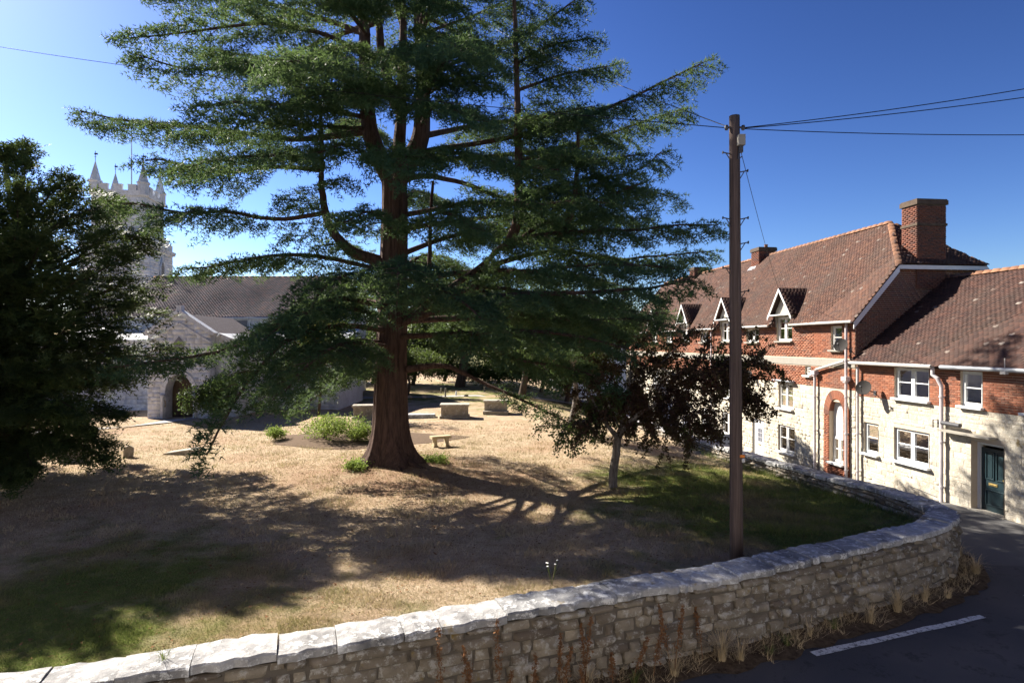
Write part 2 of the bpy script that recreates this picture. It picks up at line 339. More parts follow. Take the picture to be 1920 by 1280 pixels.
def courses(a, b, z0, z1, holes, bw, bh, joint, place, rnd=0.0, clip=None):
    """Running-bond layout in a wall plane; holes are (s0,s1,z0,z1); place(s,z)->(point, along, up, normal)."""
    L = []; z = z0; row = 0; R = random.Random(int(a*100+z0*10))
    while z < z1-0.02:
        h = bh*(1+rnd*R.uniform(-.4, .5)); h = min(h, z1-z)
        if z1-z-h < bh*.4: h = z1-z
        aa, bb = (a, b) if clip is None else clip(z+h/2)
        if bb-aa > 0.05:
            for s0, s1 in free_spans(aa, bb, [(q[0], q[1]) for q in holes if q[2] < z+h-0.01 and q[3] > z+0.01]):
                s = s0; first = True
                while s < s1-0.02:
                    wd = bw*(1+rnd*R.uniform(-.5, .8))
                    if first and (row % 2): wd *= 0.5
                    first = False
                    if s1-s-wd < bw*0.3: wd = s1-s
                    p, A, U, Nn = place(s+wd/2, z+h/2)
                    L.append((p, A, U, Nn, max(wd-joint, .01), h-joint, 0))
                    s += wd
        z += h; row += 1
    return L
def setd(L, d, var=0.0): return [(*l[:6], d*(1+random.uniform(-var, var))) for l in L]

# ------------------------------------------------------------------ terrain
WC = smooth_path([(-14, 3.6), (-10.5, 4.75), (-8, 5.6), (-5.6, 6.4), (-3.6, 7.12), (-1.4, 7.92), (1.55, 9.05), (3.8, 9.92), (5.3, 10.6), (7.2, 11.5), (8.5, 12.2), (9.45, 13.1), (9.9, 14.3), (10.0, 16), (9.78, 18), (9.43, 21), (9.08, 24), (8.38, 30), (7.2, 40), (6.0, 50)], seg=8)
wl = np.concatenate([[0], np.cumsum(np.linalg.norm(np.diff(WC, axis=0), axis=1))])
LANE_I = int(np.argmin(np.linalg.norm(WC-np.array([9.9, 14.3]), axis=1)))
def wtop(y, x): return 1.12 if x < 7 and y < 12.5 else float(np.interp(y, [11.4, 12.5, 14, 16, 18, 24, 29, 40, 60], [1.12, 1.12, 1.05, .92, .78, .50, .36, .1, -.1]))
def roadz(y): return np.interp(y, [-10, 12, 16, 18, 24, 30, 40, 90], [-.1, -.1, -.06, -.08, -.5, -.88, -1.1, -1.1])
fx, fy = WC[:LANE_I, 0], WC[:LANE_I, 1]; lx, ly = WC[LANE_I:, 0], WC[LANE_I:, 1]
def yfront(x): return np.interp(x, fx, fy)
def xlane(y): return np.interp(y, ly, lx)
def lawnz(x, y):
    x = np.asarray(x, float); y = np.asarray(y, float)
    e = np.interp(y, [12, 16, 18, 24, 29, 40, 60], [.62, .42, .28, .02, -.1, -.3, -.4])
    t = np.clip((x-(xlane(y)-6.5))/6.5, 0, 1); t = t*t*(3-2*t)
    z = .6*(1-t)+e*t
    r = np.hypot(x+4.1, y-20); z = z+0.28*np.exp(-(r/2.3)**2)
    return z+0.03*np.sin(x*.9+1)*np.sin(y*.7)+0.015*np.sin(x*2.3)*np.cos(y*1.9)
gx = np.concatenate([np.arange(-70, -16, 2.0), np.arange(-16, 10.6, .2)]); gy = np.concatenate([np.arange(3, 32, .2), np.arange(32, 100, 2.0)])
X, Y = np.meshgrid(gx, gy); Z = lawnz(X, Y)
nx_, ny_ = len(gx), len(gy); idx = np.arange(nx_*ny_).reshape(ny_, nx_)
F = np.stack([idx[:-1, :-1], idx[:-1, 1:], idx[1:, 1:], idx[1:, :-1]], -1).reshape(-1, 4)
cx = (X[:-1, :-1]+X[1:, 1:]).ravel()/2; cy = (Y[:-1, :-1]+Y[1:, 1:]).ravel()/2
F = F[(cy > yfront(cx)) & (cx < xlane(np.maximum(cy, 14.3)))]
tag(link('lawn', np_mesh('lawn', np.stack([X.ravel(), Y.ravel(), Z.ravel()], -1), F, True), 'lawn'), kind='structure')
gx = np.arange(-30, 42, 1.0); gy = np.arange(-8, 91, 1.0); X, Y = np.meshgrid(gx, gy); Z = roadz(Y); idx = np.arange(X.size).reshape(X.shape)
F = np.stack([idx[:-1, :-1], idx[:-1, 1:], idx[1:, 1:], idx[1:, :-1]], -1).reshape(-1, 4)
tag(link('road', np_mesh('road', np.stack([X.ravel(), Y.ravel(), Z.ravel()], -1), F, True), 'asphalt'), kind='structure')
mb = MB(); mb.add([(-6000, -6000, -1.5), (6000, -6000, -1.5), (6000, 6000, -1.5), (-6000, 6000, -1.5)], [(0, 1, 2, 3)]); tag(mb.build('ground', 'field'), kind='structure')
# lane surface (paler tarmac with a joint), verge, road line
mb = MB(); ys = list(np.arange(13.3, 60, 1.0))
for i, y in enumerate(ys):
    xl = 9.0 if y < 14.5 else float(xlane(y)); xr = 15.6-.117*y
    mb.v += [(xl if y > 14 else 9.6+(y-13.3)*.2, y, float(roadz(y))+.006), (xr+.1, y-.55 if i == 0 else y, float(roadz(y))+.006)]
for i in range(len(ys)-1): mb.f.append((2*i, 2*i+1, 2*i+3, 2*i+2))
tag(mb.build('lane', 'lane_asphalt'), kind='structure')
mb = MB(); rr = random.Random(3); row = []
for i in range(0, LANE_I+4):
    c = WC[i]; t = WC[min(i+1, len(WC)-1)]-WC[max(i-1, 0)]; t /= np.linalg.norm(t); o = np.array([t[1], -t[0]])
    wdt = .46+rr.uniform(-.1, .1)
    for q in range(5):
        p = c+o*(.15+(wdt+.15)*q/4); row.append((p[0], p[1], -.1+.10*(1-q/4)**1.5+(.006 if q == 4 else .012)+rr.uniform(0, .012)))
for i in range(LANE_I+3):
    for q in range(4): mb.f.append((i*5+q, i*5+q+1, (i+1)*5+q+1, (i+1)*5+q))
mb.v = row; tag(mb.build('verge', 'verge_dirt', None, True), kind='structure')
def strip(name, a, b, wd, mat, label):
    a = np.array(a); b = np.array(b); t = (b-a)/np.linalg.norm(b-a); o = np.array([-t[1], t[0]]); mb = MB(); n = 14; R = random.Random(5)
    for i in range(n+1):
        p = a+(b-a)*i/n
        for sgn in (-1, 1): q = p+o*sgn*(wd/2+R.uniform(-.012, .012)); mb.v.append((q[0], q[1], -.1+.012))
    for i in range(n): mb.f.append((2*i, 2*i+1, 2*i+3, 2*i+2))
    return tag(mb.build(name, mat), kind='structure')
strip('road_marking', (4.75, 9.42), (8.45, 10.72), .13, 'road_paint', '')
strip('road_marking', (9.95, 11.55), (11.6, 12.0), .13, 'road_paint', '')
mb = MB(); R = random.Random(2)
pp = [(-18.7, 33.3), (-19.2, 31), (-20.5, 29), (-23.5, 27.6), (-30, 26.6), (-40, 26)]
for i, (x, y) in enumerate(pp): mb.v += [(x-.1, y-.75, float(lawnz(x, y))+.03), (x+.1 if i > 2 else x+1.2, y+.75, float(lawnz(x, y))+.03)]
for i in range(len(pp)-1): mb.f.append((2*i, 2*i+1, 2*i+3, 2*i+2))
tag(mb.build('church_path', 'pebble_path'), kind='structure')
mb = MB(); pp = [(-14, 45.5), (-8, 46.5), (-3, 48.2), (2, 49), (6, 50)]
for x, y in pp: mb.v += [(x, y-.6, float(lawnz(x, y))+.03), (x, y+.6, float(lawnz(x, y))+.03)]
for i in range(len(pp)-1): mb.f.append((2*i, 2*i+2, 2*i+3, 2*i+1))
tag(mb.build('gravel_path', 'pebble_path'), kind='structure')
mb = MB(); V = [(-6.6, 26.3, float(lawnz(-6.6, 26.3))+.12)]
for ring, (fr_, hz_) in enumerate(((.6, .1), (1, .015))):
    for k in range(28):
        a = 2*math.pi*k/28; r = fr_*(1+.12*math.sin(3*a+1)+.06*math.sin(7*a)); x = -6.6+4.1*r*math.cos(a); y = 26.3+2.3*r*math.sin(a)
        V.append((x, y, float(lawnz(x, y))+hz_))
Fs = [(0, 1+k, 1+(k+1) % 28) for k in range(28)]+[(1+k, 29+k, 29+(k+1) % 28, 1+(k+1) % 28) for k in range(28)]
mb.add(V, Fs); tag(mb.build('flower_bed', 'soil', None, True), kind='structure')

# ------------------------------------------------------------------ churchyard wall
cw = thing('churchyard_wall', (0, 8.4, -.1), 'low curving rubble stone wall with lichened coping round the churchyard lawn', 'wall')
TH = .5
mb = MB(); n = len(WC); Tn = np.gradient(WC, axis=0); Tn /= np.linalg.norm(Tn, axis=1)[:, None]; On = np.stack([Tn[:, 1], -Tn[:, 0]], -1)
for i in range(n):
    zt = wtop(WC[i][1], WC[i][0])-.14; zb = float(roadz(WC[i][1]))-.3
    for sgn, z in ((1, zb), (1, zt), (-1, zt), (-1, zb)):
        q = WC[i]+On[i]*sgn*(TH/2-.03); mb.v.append((q[0], q[1], z))
for i in range(n-1):
    for k in range(3): mb.f.append((i*4+k, (i+1)*4+k, (i+1)*4+k+1, i*4+k+1))
core = mb.build('wall_core', 'mortar_dark', cw)
def wat(s):
    p = np.array([np.interp(s, wl, WC[:, 0]), np.interp(s, wl, WC[:, 1])]); t = np.array([np.interp(s, wl, Tn[:, 0]), np.interp(s, wl, Tn[:, 1])]); t /= np.linalg.norm(t)
    return p, t, np.array([t[1], -t[0]])
L = []; Rw = random.Random(11); s_end = wl[np.argmin(np.abs(WC[:, 1]-40))]
for side in (1, -1):
    s_from = 3.0 if side == 1 else wl[LANE_I]-6
    z_off = 0.0
    for row in range(9):
        h = [.13, .15, .19, .16, .14, .18, .15, .13, .12][row]; s = s_from+Rw.uniform(0, .3)
        while s < s_end:
            wd = Rw.choice((.16, .24, .3, .42, .6))*Rw.uniform(.8, 1.2)
            p, t, o = wat(s+wd/2); zt = wtop(p[1], p[0])-.14; zb = float(roadz(p[1]))-.12; k = (zt-zb)/1.22
            z0 = zb+z_off*k+Rw.uniform(-.03, .03); hh = h*k
            if z0+hh*.6 < zt:
                q = p+o*side*(TH/2-.04)
                L.append((np.array([q[0], q[1], z0+hh/2]), np.array([t[0], t[1], 0])*side, np.array([0, 0, 1.]), np.array([o[0], o[1], 0])*side, wd-.034, min(hh, zt-z0)-.028, Rw.uniform(.035, .10)))
            s += wd
        z_off += h
pieces('stone', L, core, 'wall_stone', 300, .018, .02, .08, .11, 'rubble_stones')
s = 1.0; Rc = random.Random(21); i = 0
while s < s_end+6:
    wd = Rc.uniform(.38, .95); p, t, o = wat(s+wd/2); m = MB(); nn = 6; V = []
    hj = [Rc.uniform(-.014, .012) for _ in range(8)]; dz = Rc.uniform(-.022, .018)
    for k in range(nn+1):
        pk, tk, ok = wat(s+.005+(wd-.010)*k/nn); zt = wtop(pk[1], pk[0])+dz; e = .008 if k in (0, nn) else 0
        W2 = TH/2+.04+Rc.uniform(-.035, .035)-e*.5
        for f_, zz in ((1, -.11), (1.0, -.025-e), (.93, -.004-e), (.3, .008-e*.6), (-.35, .006-e*.6), (-.93, -.006-e), (-1, -.03-e), (-1, -.11)):
            q = pk+ok*W2*f_; V.append((q[0], q[1], zt+zz+Rc.uniform(-.005, .005)+hj[k]*.5*(zz > -.1)))
    Fc = [(k*8+a, (k+1)*8+a, (k+1)*8+a+1, k*8+a+1) for k in range(nn) for a in range(7)]+[(k*8+7, (k+1)*8+7, (k+1)*8, k*8) for k in range(nn)]+[tuple(range(8)), tuple(range(nn*8+7, nn*8-1, -1))]
    m.add(V, Fc); m.build('coping_stone', 'coping_stone', cw)
    s += wd; i += 1

# ------------------------------------------------------------------ houses along the lane
HD = np.array([-.1162, .9932, 0]); HN = np.array([.9932, .1162, 0]); H0 = np.array([15.6, 0, 0]); ZU = np.array([0, 0, 1.0])
def H(s, p, z): return H0+HD*s+HN*p+ZU*z
def fplace(s, z): return H(s, 0, z), -HD, ZU, -HN            # facade: faces the lane
def wall_cells(mb, a, b, z0, z1, holes, depth=.16, zslope=None):
    ss = sorted({a, b, *[h[0] for h in holes], *[h[1] for h in holes]}); zs = sorted({z0, z1, *[h[2] for h in holes], *[h[3] for h in holes]})
    for s0, s1 in zip(ss, ss[1:]):
        for q0, q1 in zip(zs, zs[1:]):
            if any(h[0] <= s0+1e-6 and h[1] >= s1-1e-6 and h[2] <= q0+1e-6 and h[3] >= q1-1e-6 for h in holes): continue
            mb.add([H(s0, 0, q0), H(s1, 0, q0), H(s1, 0, q1), H(s0, 0, q1)], [(0, 1, 2, 3)])
    for h in holes:
        c = [(h[0], h[2]), (h[1], h[2]), (h[1], h[3]), (h[0], h[3])]
        for k in range(4):
            (sa, za), (sb, zb) = c[k], c[(k+1) % 4]
            mb.add([H(sa, -.02, za), H(sb, -.02, zb), H(sb, depth+.3, zb), H(sa, depth+.3, za)], [(0, 1, 2, 3)])
def hb(mb, s, p, z, ds, dp, dz): mb.box(H(s, p, z), (ds, dp, dz), HD, HN, ZU)
def window(par, s0, s1, z0, z1, lights=2, mat='white_paint', sill='concrete', bar=True, rec=.09, curtain=True, label=None):
    """Casement window: frame mesh with panes, sill, room box and curtains as its sub-parts."""
    fm = MB(); W = s1-s0; p = rec; ft = .055; fd = .06
    for sa in (s0+ft/2, s1-ft/2): hb(fm, sa, p, (z0+z1)/2, ft, fd, z1-z0)
    for za in (z0+ft/2, z1-ft/2): hb(fm, (s0+s1)/2, p, za, W-2*ft, fd, ft)
    xs = [s0+ft+(W-2*ft)*k/lights for k in range(lights+1)]
    for x in xs[1:-1]: hb(fm, x, p, (z0+z1)/2, .065, fd+.006, z1-z0-2*ft)
    for k in range(lights):
        a, b = xs[k]+(.034 if k else 0), xs[k+1]-(.034 if k < lights-1 else 0)
        for x in (a+.02, b-.02): hb(fm, x, p-.012, (z0+z1)/2, .04, .05, z1-z0-2*ft-.004)
        for zz in (z0+ft+.02, z1-ft-.02): hb(fm, (a+b)/2, p-.012, zz, b-a-.08, .05, .04)
        if bar: hb(fm, (a+b)/2, p-.006, z0+(z1-z0)*.52, b-a-.08, .03, .028)
    fo = fm.build('window', mat, par)
    if label: fo['label'] = label
    for k in range(lights):
        g = MB(); a, b = xs[k]+.04, xs[k+1]-.04
        hb(g, (a+b)/2, p+.004, (z0+z1)/2, b-a, .008, z1-z0-2*ft-.05); g.build('pane', 'glass', fo)
    sm = MB(); hb(sm, (s0+s1)/2, -.03, z0-.035, W+.12, .22, .07); sm.build('sill', sill, fo)
    r = MB(); q0, q1 = p+.05, p+1.0                                            # the room behind
    A = [H(a, q, z) for q in (q0, q1) for a, z in ((s0-.2, z0-.3), (s1+.2, z0-.3), (s1+.2, z1+.1), (s0-.2, z1+.1))]
    r.add(A, [(4, 5, 6, 7), (0, 1, 5, 4), (1, 2, 6, 5), (2, 3, 7, 6), (3, 0, 4, 7)]); r.build('room', 'interior', fo)
    if curtain:
        for e, sg in ((s0+.06, 1), (s1-.06, -1)):
            cm = MB(); k = 7; cwid = W*(.16 if lights > 1 else .2)
            for j in range(k+1):
                x = e+sg*cwid*j/k; pp_ = p+.10+.02*(j % 2)
                cm.v += [tuple(H(x, pp_, z0+.02)), tuple(H(x, pp_, z1-.02))]
            for j in range(k): cm.f.append((2*j, 2*j+2, 2*j+3, 2*j+1))
            cm.build('curtain', 'curtain', fo)
    return fo
def downpipe(par, s, z0, z1, hopper=None, r=.05, mat='pipe_paint', p=-.12, offset=0):
    m = MB(); m.tube([H(s, p, z0), H(s, p, z1)], r, 10)
    for z in np.arange(z0+.5, z1, 1.4): m.tube([H(s, p, z-.03), H(s, p, z+.03)], r*1.3, 10)
    for z in np.arange(z0+.5, z1, 1.4): hb(m, s, p/2, z, .05, abs(p), .03)
    if hopper: hb(m, s, p-.02, hopper, .28, .2, .16); hb(m, s, p-.02, hopper-.11, .16, .13, .08)
    if offset: m.tube([H(s, p, z1-.02), H(s+offset*.4, p-.06, z1+.22), H(s+offset, p-.1, z1+.32), H(s+offset, p-.1, z1+.6)], r*1.1, 10)
    return m.build('downpipe', mat, par, False)
def dish(par, s, z, r, p=-.42, name_label=None):
    d = thing('satellite_dish', tuple(H(s, 0, z-.2)), name_label, 'satellite dish')
    axis = (-HN*.8-HD*.5+ZU*.45); axis /= np.linalg.norm(axis); u = np.cross(axis, ZU); u /= np.linalg.norm(u); v = np.cross(u, axis)
    m = MB(); c = H(s, p, z); rings = 5; V = [c-axis*.0]; Fq = []; k = 18
    for i in range(1, rings+1):
        for j in range(k):
            a = 2*math.pi*j/k; rr_ = r*i/rings; V.append(c+axis*(.22*rr_*rr_/r)+u*rr_*math.cos(a)+v*1.08*rr_*math.sin(a))
    Fq += [(0, 1+j, 1+(j+1) % k) for j in range(k)]
    for i in range(rings-1):
        for j in range(k): Fq.append((1+i*k+j, 1+(i+1)*k+j, 1+(i+1)*k+(j+1) % k, 1+i*k+(j+1) % k))
    V2 = [q-axis*.012 for q in V]; nn = len(V)
    m.add(V+V2, Fq+[tuple(nn+i for i in f[::-1]) for f in Fq]); m.build('reflector', 'dish_grey', d, True)
    a = MB(); a.tube([c-axis*.01, H(s, p*.4, z-.12), H(s, .01, z-.18)], .018, 8); hb(a, s, -.015, z-.18, .12, .03, .16); a.build('bracket', 'metal_dark', d)
    f = MB(); e = c+axis*r*1.1-v*r*.25; f.tube([c-v*r*1.0+axis*.2*r, e], .011, 6); f.tube([e-axis*.06, e+axis*.05], .03, 8); f.build('feed_arm', 'metal_dark', d)
    return d
def roof_tiles(name, org, ax, up, nrm, length, slope, par, mat, mask, tw=.165, ex=.105, n_ind=0):
    L = []; R = random.Random(9); rows = int(slope/ex)
    tilt = nrm*.16+up*.987
    for i in range(rows):
        o = (i % 2)*tw/2; wav = .012*math.sin(i*.7)
        for k in range(int(length/tw)+1):
            s = k*tw+o; t = (i+.5)*ex
            if not mask(s, t): continue
            c = org+ax*(s+R.uniform(-.004, .004))+up*(t+R.uniform(-.006, .006)+.012*math.sin(s*1.3+i*.05))+nrm*(.035+.03*math.sin(s*.55+.4)*math.sin(t*.9+.3)+.008*math.sin(s*2.3))
            nn = nrm*.987-up*.12+ax*R.uniform(-.03, .03)
            L.append((c, ax, up*.99+nrm*-.10, nn/np.linalg.norm(nn), tw-.006, ex*1.25, .022+R.uniform(0, .008)))
    pieces(name, L, par, mat, n_ind, .003, .003, .015, .01, 'roof_tiles')

# ---- right-hand cottage
ct = thing('stone_cottage', tuple(H(17, 0, -.1)), 'near cottage of cream stone with brick upper storey and dark green door', 'house')
S0, S1 = 9.0, 22.62
wins = [(19.25, 20.75, .82, 1.93, 2), (21.5, 22.22, .80, 1.92, 1), (19.25, 20.72, 2.95, 3.98, 2), (17.35, 18.08, 2.95, 3.98, 1), (15.05, 16.1, 2.95, 3.98, 2), (12.4, 13.8, .85, 1.95, 2), (12.4, 13.8, 2.95, 3.98, 2)]
door = (16.68, 17.72, -.06, 1.95)
holes = [w_[:4] for w_ in wins]+[door]
mb = MB(); wall_cells(mb, S0, S1, -1.4, 4.1, holes)
for s in (S0, S1): mb.add([H(s, 0, -1.4), H(s, 7.6, -1.4), H(s, 7.6, 4.1), H(s, 3.8, 7.0), H(s, 0, 4.1)], [(0, 1, 2, 3, 4)])
mb.add([H(S0, 7.6, -1.4), H(S1, 7.6, -1.4), H(S1, 7.6, 4.1), H(S0, 7.6, 4.1)], [(0, 1, 2, 3)])
cwall = mb.build('wall', 'mortar', ct)
L = courses(S0, S1, -.5, 2.85, [(h[0]-.005, h[1]+.005, h[2]-.07, h[3]) for h in holes], .29, .145, .010, fplace, 1.0)
pieces('stone', setd(L, .009, .7), cwall, 'house_stone', 300, .006, .004, .02, .03, 'wall_stones')
L = courses(S0, S1, 2.85, 4.02, [(h[0]-.003, h[1]+.003, h[2]-.07, h[3]) for h in holes], .225, .075, .011, fplace)
pieces('brick', setd(L, .012, .3), cwall, 'brick', 300, .003, .002, .015, .012, 'bricks')
for w_ in wins: window(ct, *w_, mat='frame_grey', sill='frame_grey')
# cottage door in a deep dark reveal
dm = MB(); s0, s1, z0, z1 = door; hb(dm, (s0+s1)/2+.06, .26, (z0+z1)/2-.08, s1-s0-.2, .05, z1-z0-.2); do = dm.build('door', 'door_green', ct)
fm = MB()
hb(fm, s0+.045, .24, (z0+z1)/2, .07, .1, z1-z0); hb(fm, s1-.045, .24, (z0+z1)/2, .09, .1, z1-z0); hb(fm, (s0+s1)/2, .24, z1-.05, s1-s0-.2, .1, .09); fm.build('door_frame', 'frame_grey', do)
for (a, b, c_, d_) in ((.17, .44, .95, 1.72), (.54, .81, .95, 1.72), (.17, .81, .2, .62)):
    pm = MB(); W = s1-s0
    for (q, r_, dz_, h_) in (((a+b)/2, b-a, c_, .03), ((a+b)/2, b-a, d_, .03)): hb(pm, s0+.06+q*.9, .225, z0+dz_, r_*.9, .03, h_)
    for q in (a, b): hb(pm, s0+.06+q*.9, .225, z0+(c_+d_)/2, .03, .03, d_-c_+.02)
    hb(pm, s0+.06+(a+b)/2*.9, .232, z0+(c_+d_)/2, (b-a)*.9-.1, .02, d_-c_-.09); pm.build('door_panel', 'door_green', do)
pm = MB(); hb(pm, (s0+s1)/2+.05, .225, z0+.8, .27, .016, .075); hb(pm, (s0+s1)/2+.05, .214, z0+.8, .2, .01, .035); pm.build('letterbox', 'brass', do)
pm = MB(); pm.tube([H(s0+.2, .22, z0+1.0), H(s0+.2, .17, z0+1.0)], .028, 10); pm.build('door_knob', 'brass', do)
pm = MB(); hb(pm, (s0+s1)/2, .12, z0-.03, s1-s0+.1, .42, .1); pm.build('doorstep', 'concrete', do)
pm = MB(); pm.add([H(s0-.1, .9, z0), H(s1+.1, .9, z0), H(s1+.1, .9, z1+.1), H(s0-.1, .9, z1+.1)], [(0, 1, 2, 3)]); pm.build('hall', 'interior', do)
pm = MB(); hb(pm, 17.75, -.12, 2.13, 1.75, .3, .06); pm.build('door_canopy', 'concrete', ct)
# roof
kz = .8; re = 4.10
def RZ(p): return re+kz*(p+.22)
rm = MB(); ridge_p = 3.8
rm.add([H(S0-.2, -.22, RZ(-.22)), H(S1, -.22, RZ(-.22)), H(S1, ridge_p, RZ(ridge_p)), H(S0-.2, ridge_p, RZ(ridge_p)), H(S1, 7.82, RZ(-.22)), H(S0-.2, 7.82, RZ(-.22)),
        H(S0-.2, -.22, RZ(-.22)-.08), H(S1, -.22, RZ(-.22)-.08), H(S1, 7.82, RZ(-.22)-.08), H(S0-.2, 7.82, RZ(-.22)-.08)],
       [(0, 1, 2, 3), (3, 2, 4, 5), (0, 6, 7, 1), (6, 9, 8, 7), (5, 4, 8, 9), (0, 3, 5, 9, 6), (1, 7, 8, 4, 2)])
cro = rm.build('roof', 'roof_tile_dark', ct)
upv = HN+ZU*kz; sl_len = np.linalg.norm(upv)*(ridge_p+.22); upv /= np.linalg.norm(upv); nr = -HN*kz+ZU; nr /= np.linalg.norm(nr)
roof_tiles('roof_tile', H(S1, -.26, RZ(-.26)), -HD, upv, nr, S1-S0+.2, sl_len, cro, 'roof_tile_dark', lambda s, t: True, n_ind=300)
L = [(H(s, ridge_p, RZ(ridge_p)-.02), HD, HN, ZU, .33, .30, .12) for s in np.arange(S0, S1, .34)]
pieces('ridge_tile', L, cro, 'ridge_tile', 60, .03, .005, .2, .02, 'ridge_tiles')
gm = MB(); gm.tube([H(S0-.2, -.30, re-.02), H(18.5, -.30, re-.02)], .06, 8); gm.build('gutter', 'gutter_grey', ct)
gm = MB(); gm.tube([H(18.85, -.30, re-.02), H(S1, -.30, re-.02)], .06, 8); gm.build('gutter', 'gutter_white', ct)
downpipe(ct, 18.66, -.15, 3.5, None, .055, 'pipe_paint', -.12, .22)
downpipe(ct, 22.42, -.45, 3.95, None, .05, 'pipe_paint')
m = MB(); m.tube([H(18.6, -.16, 2.36), H(17.9, -.2, 2.36)], .065, 10); m.tube([H(19.0, -.1, 2.15), H(19.0, -.1, 2.4), H(18.8, -.1, 2.42), H(18.8, -.1, 2.2)], .016, 6); m.build('overflow_pipe', 'metal_dark', ct)
m = MB(); hb(m, 16.35, -.36, re-.10, .16, .1, .07); m.tube([H(16.35, -.34, re-.08), H(16.35, -.34, re+.3)], .012, 6); m.build('gutter_lamp', 'gutter_white', ct)
dish(ct, 21.65, 3.2, .26, -.45, 'round grey satellite dish on the cream stone of the near cottage')
m = MB(); m.tube([H(20.0, -.012, .05), H(18.95, -.012, -.02)], .012, 6); m.build('cable', 'metal_dark', ct)

# ---- terrace
tr = thing('brick_terrace', tuple(H(30, 0, -.9)), 'long terrace of orange brick over pale stone with dormers and tiled half hipped roof', 'house')
T0, T1 = 22.7, 51.0
wins = [(26.78, 28.0, 4.92, 6.02, 2, 'white_paint'), (32.4, 33.6, 4.92, 6.02, 2, 'white_paint'), (37.95, 39.1, 4.92, 6.02, 2, 'white_paint'), (43.5, 44.7, 4.92, 6.02, 2, 'white_paint'),
        (29.6, 30.8, 4.88, 5.56, 2, 'white_paint'), (23.45, 24.1, 4.55, 5.5, 1, 'white_paint'), (35.2, 36.3, 4.88, 5.56, 2, 'white_paint'), (40.6, 41.8, 4.88, 5.56, 2, 'white_paint'),
        (26.75, 27.85, 1.86, 3.02, 2, 'white_paint'), (26.6, 27.9, -.12, 1.08, 2, 'white_paint'), (25.42, 25.82, 3.45, 3.85, 1, 'white_paint'),
        (32.2, 33.3, 1.86, 3.02, 2, 'white_paint'), (32.2, 33.5, -.2, 1.05, 2, 'white_paint'), (37.8, 38.9, 1.8, 3.0, 2, 'white_paint'), (37.8, 39.0, -.25, 1.0, 2, 'white_paint'), (43.3, 44.5, 1.8, 3.0, 2, 'white_paint'), (43.3, 44.5, -.3, .95, 2, 'white_paint')]
tdoors = [(29.1, 30.2, -.95, 1.08), (35.0, 36.1, -1.0, 1.0), (40.6, 41.7, -1.05, .95)]
arch = (23.36, 24.2, .08, 2.62)
holes = [w_[:4] for w_ in wins]+tdoors+[(23.36, 24.2, -1.4, 2.5)]
holesF = [h for h in holes if h[3] <= 5.62]; dorm = [(26.78, 28.0), (32.4, 33.6), (37.95, 39.1), (43.5, 44.7)]
hh = [(h[0], h[1], h[2], min(h[3], 5.75)) for h in holes]
mb = MB(); wall_cells(mb, T0, T1, -1.4, 5.75, hh)
tz = 1.168
def TZ(p): return 5.65+tz*(p+.25)
PR = 3.4; PH = 1.57; ZHP = TZ(PH); RE = 25.1
for s in (T0, T1): mb.add([H(s, 0, -1.4), H(s, 6.8, -1.4), H(s, 6.8, 5.75), H(s, 6.8-PH, ZHP-.1), H(s, PH, ZHP-.1), H(s, 0, 5.75)], [(0, 1, 2, 3, 4, 5)])
mb.add([H(T0, 6.8, -1.4), H(T1, 6.8, -1.4), H(T1, 6.8, 5.75), H(T0, 6.8, 5.75)], [(0, 1, 2, 3)])
twall = mb.build('wall', 'mortar', tr)
sh = [(h[0]-.004, h[1]+.004, h[2]-.07, h[3]) for h in hh]
archhole = [(23.0, 24.56, -1.4, 2.0), (23.15, 24.41, 1.9, 2.45), (23.4, 24.16, 2.3, 2.85)]
L = courses(T0, T1, -1.3, 3.02, sh+archhole, .29, .145, .010, fplace, 1.0)
pieces('stone', setd(L, .009, .7), twall, 'house_stone', 300, .006, .004, .02, .03, 'wall_stones')
L = courses(T0, T1, 3.02, 5.72, sh+[(T0, T1, 3.88, 4.18)], .225, .075, .011, fplace)
pieces('brick', setd(L, .012, .3), twall, 'brick', 300, .003, .002, .015, .012, 'bricks')
def gclip(z):
    a = max(0.0, (z-5.65)/tz-.25) if z > 5.7 else 0.0
    b = min(6.8-a, 6.8); lo = (z-re)/kz-.22                                   # hidden below the cottage roof
    return (a, min(b, max(a, lo))) if z < RZ(3.8) else (a, b)
def gplace(p, z): return H(T0, p, z), HN, ZU, -HD
L = courses(0, 6.8, 3.9, ZHP-.05, [], .225, .075, .011, gplace, 0, gclip)
pieces('brick', setd(L, .012, .3), twall, 'brick_dark', 0, .003, .002, .015, .012, 'gable_bricks')
m = MB(); hb(m, (T0+T1)/2, -.012, 4.03, T1-T0, .03, .29); m.build('string_course', 'concrete', tr)
for w_ in wins:
    fo = window(tr, *w_[:5], mat=w_[5], sill='concrete' if w_[2] > 4 else 'white_paint', bar=True)
m = MB(); hb(m, 27.3, -.1, 3.12, 1.5, .3, .05); hb(m, 27.3, -.03, 3.06, 1.4, .08, .06); m.build('window_hood', 'lead', tr)
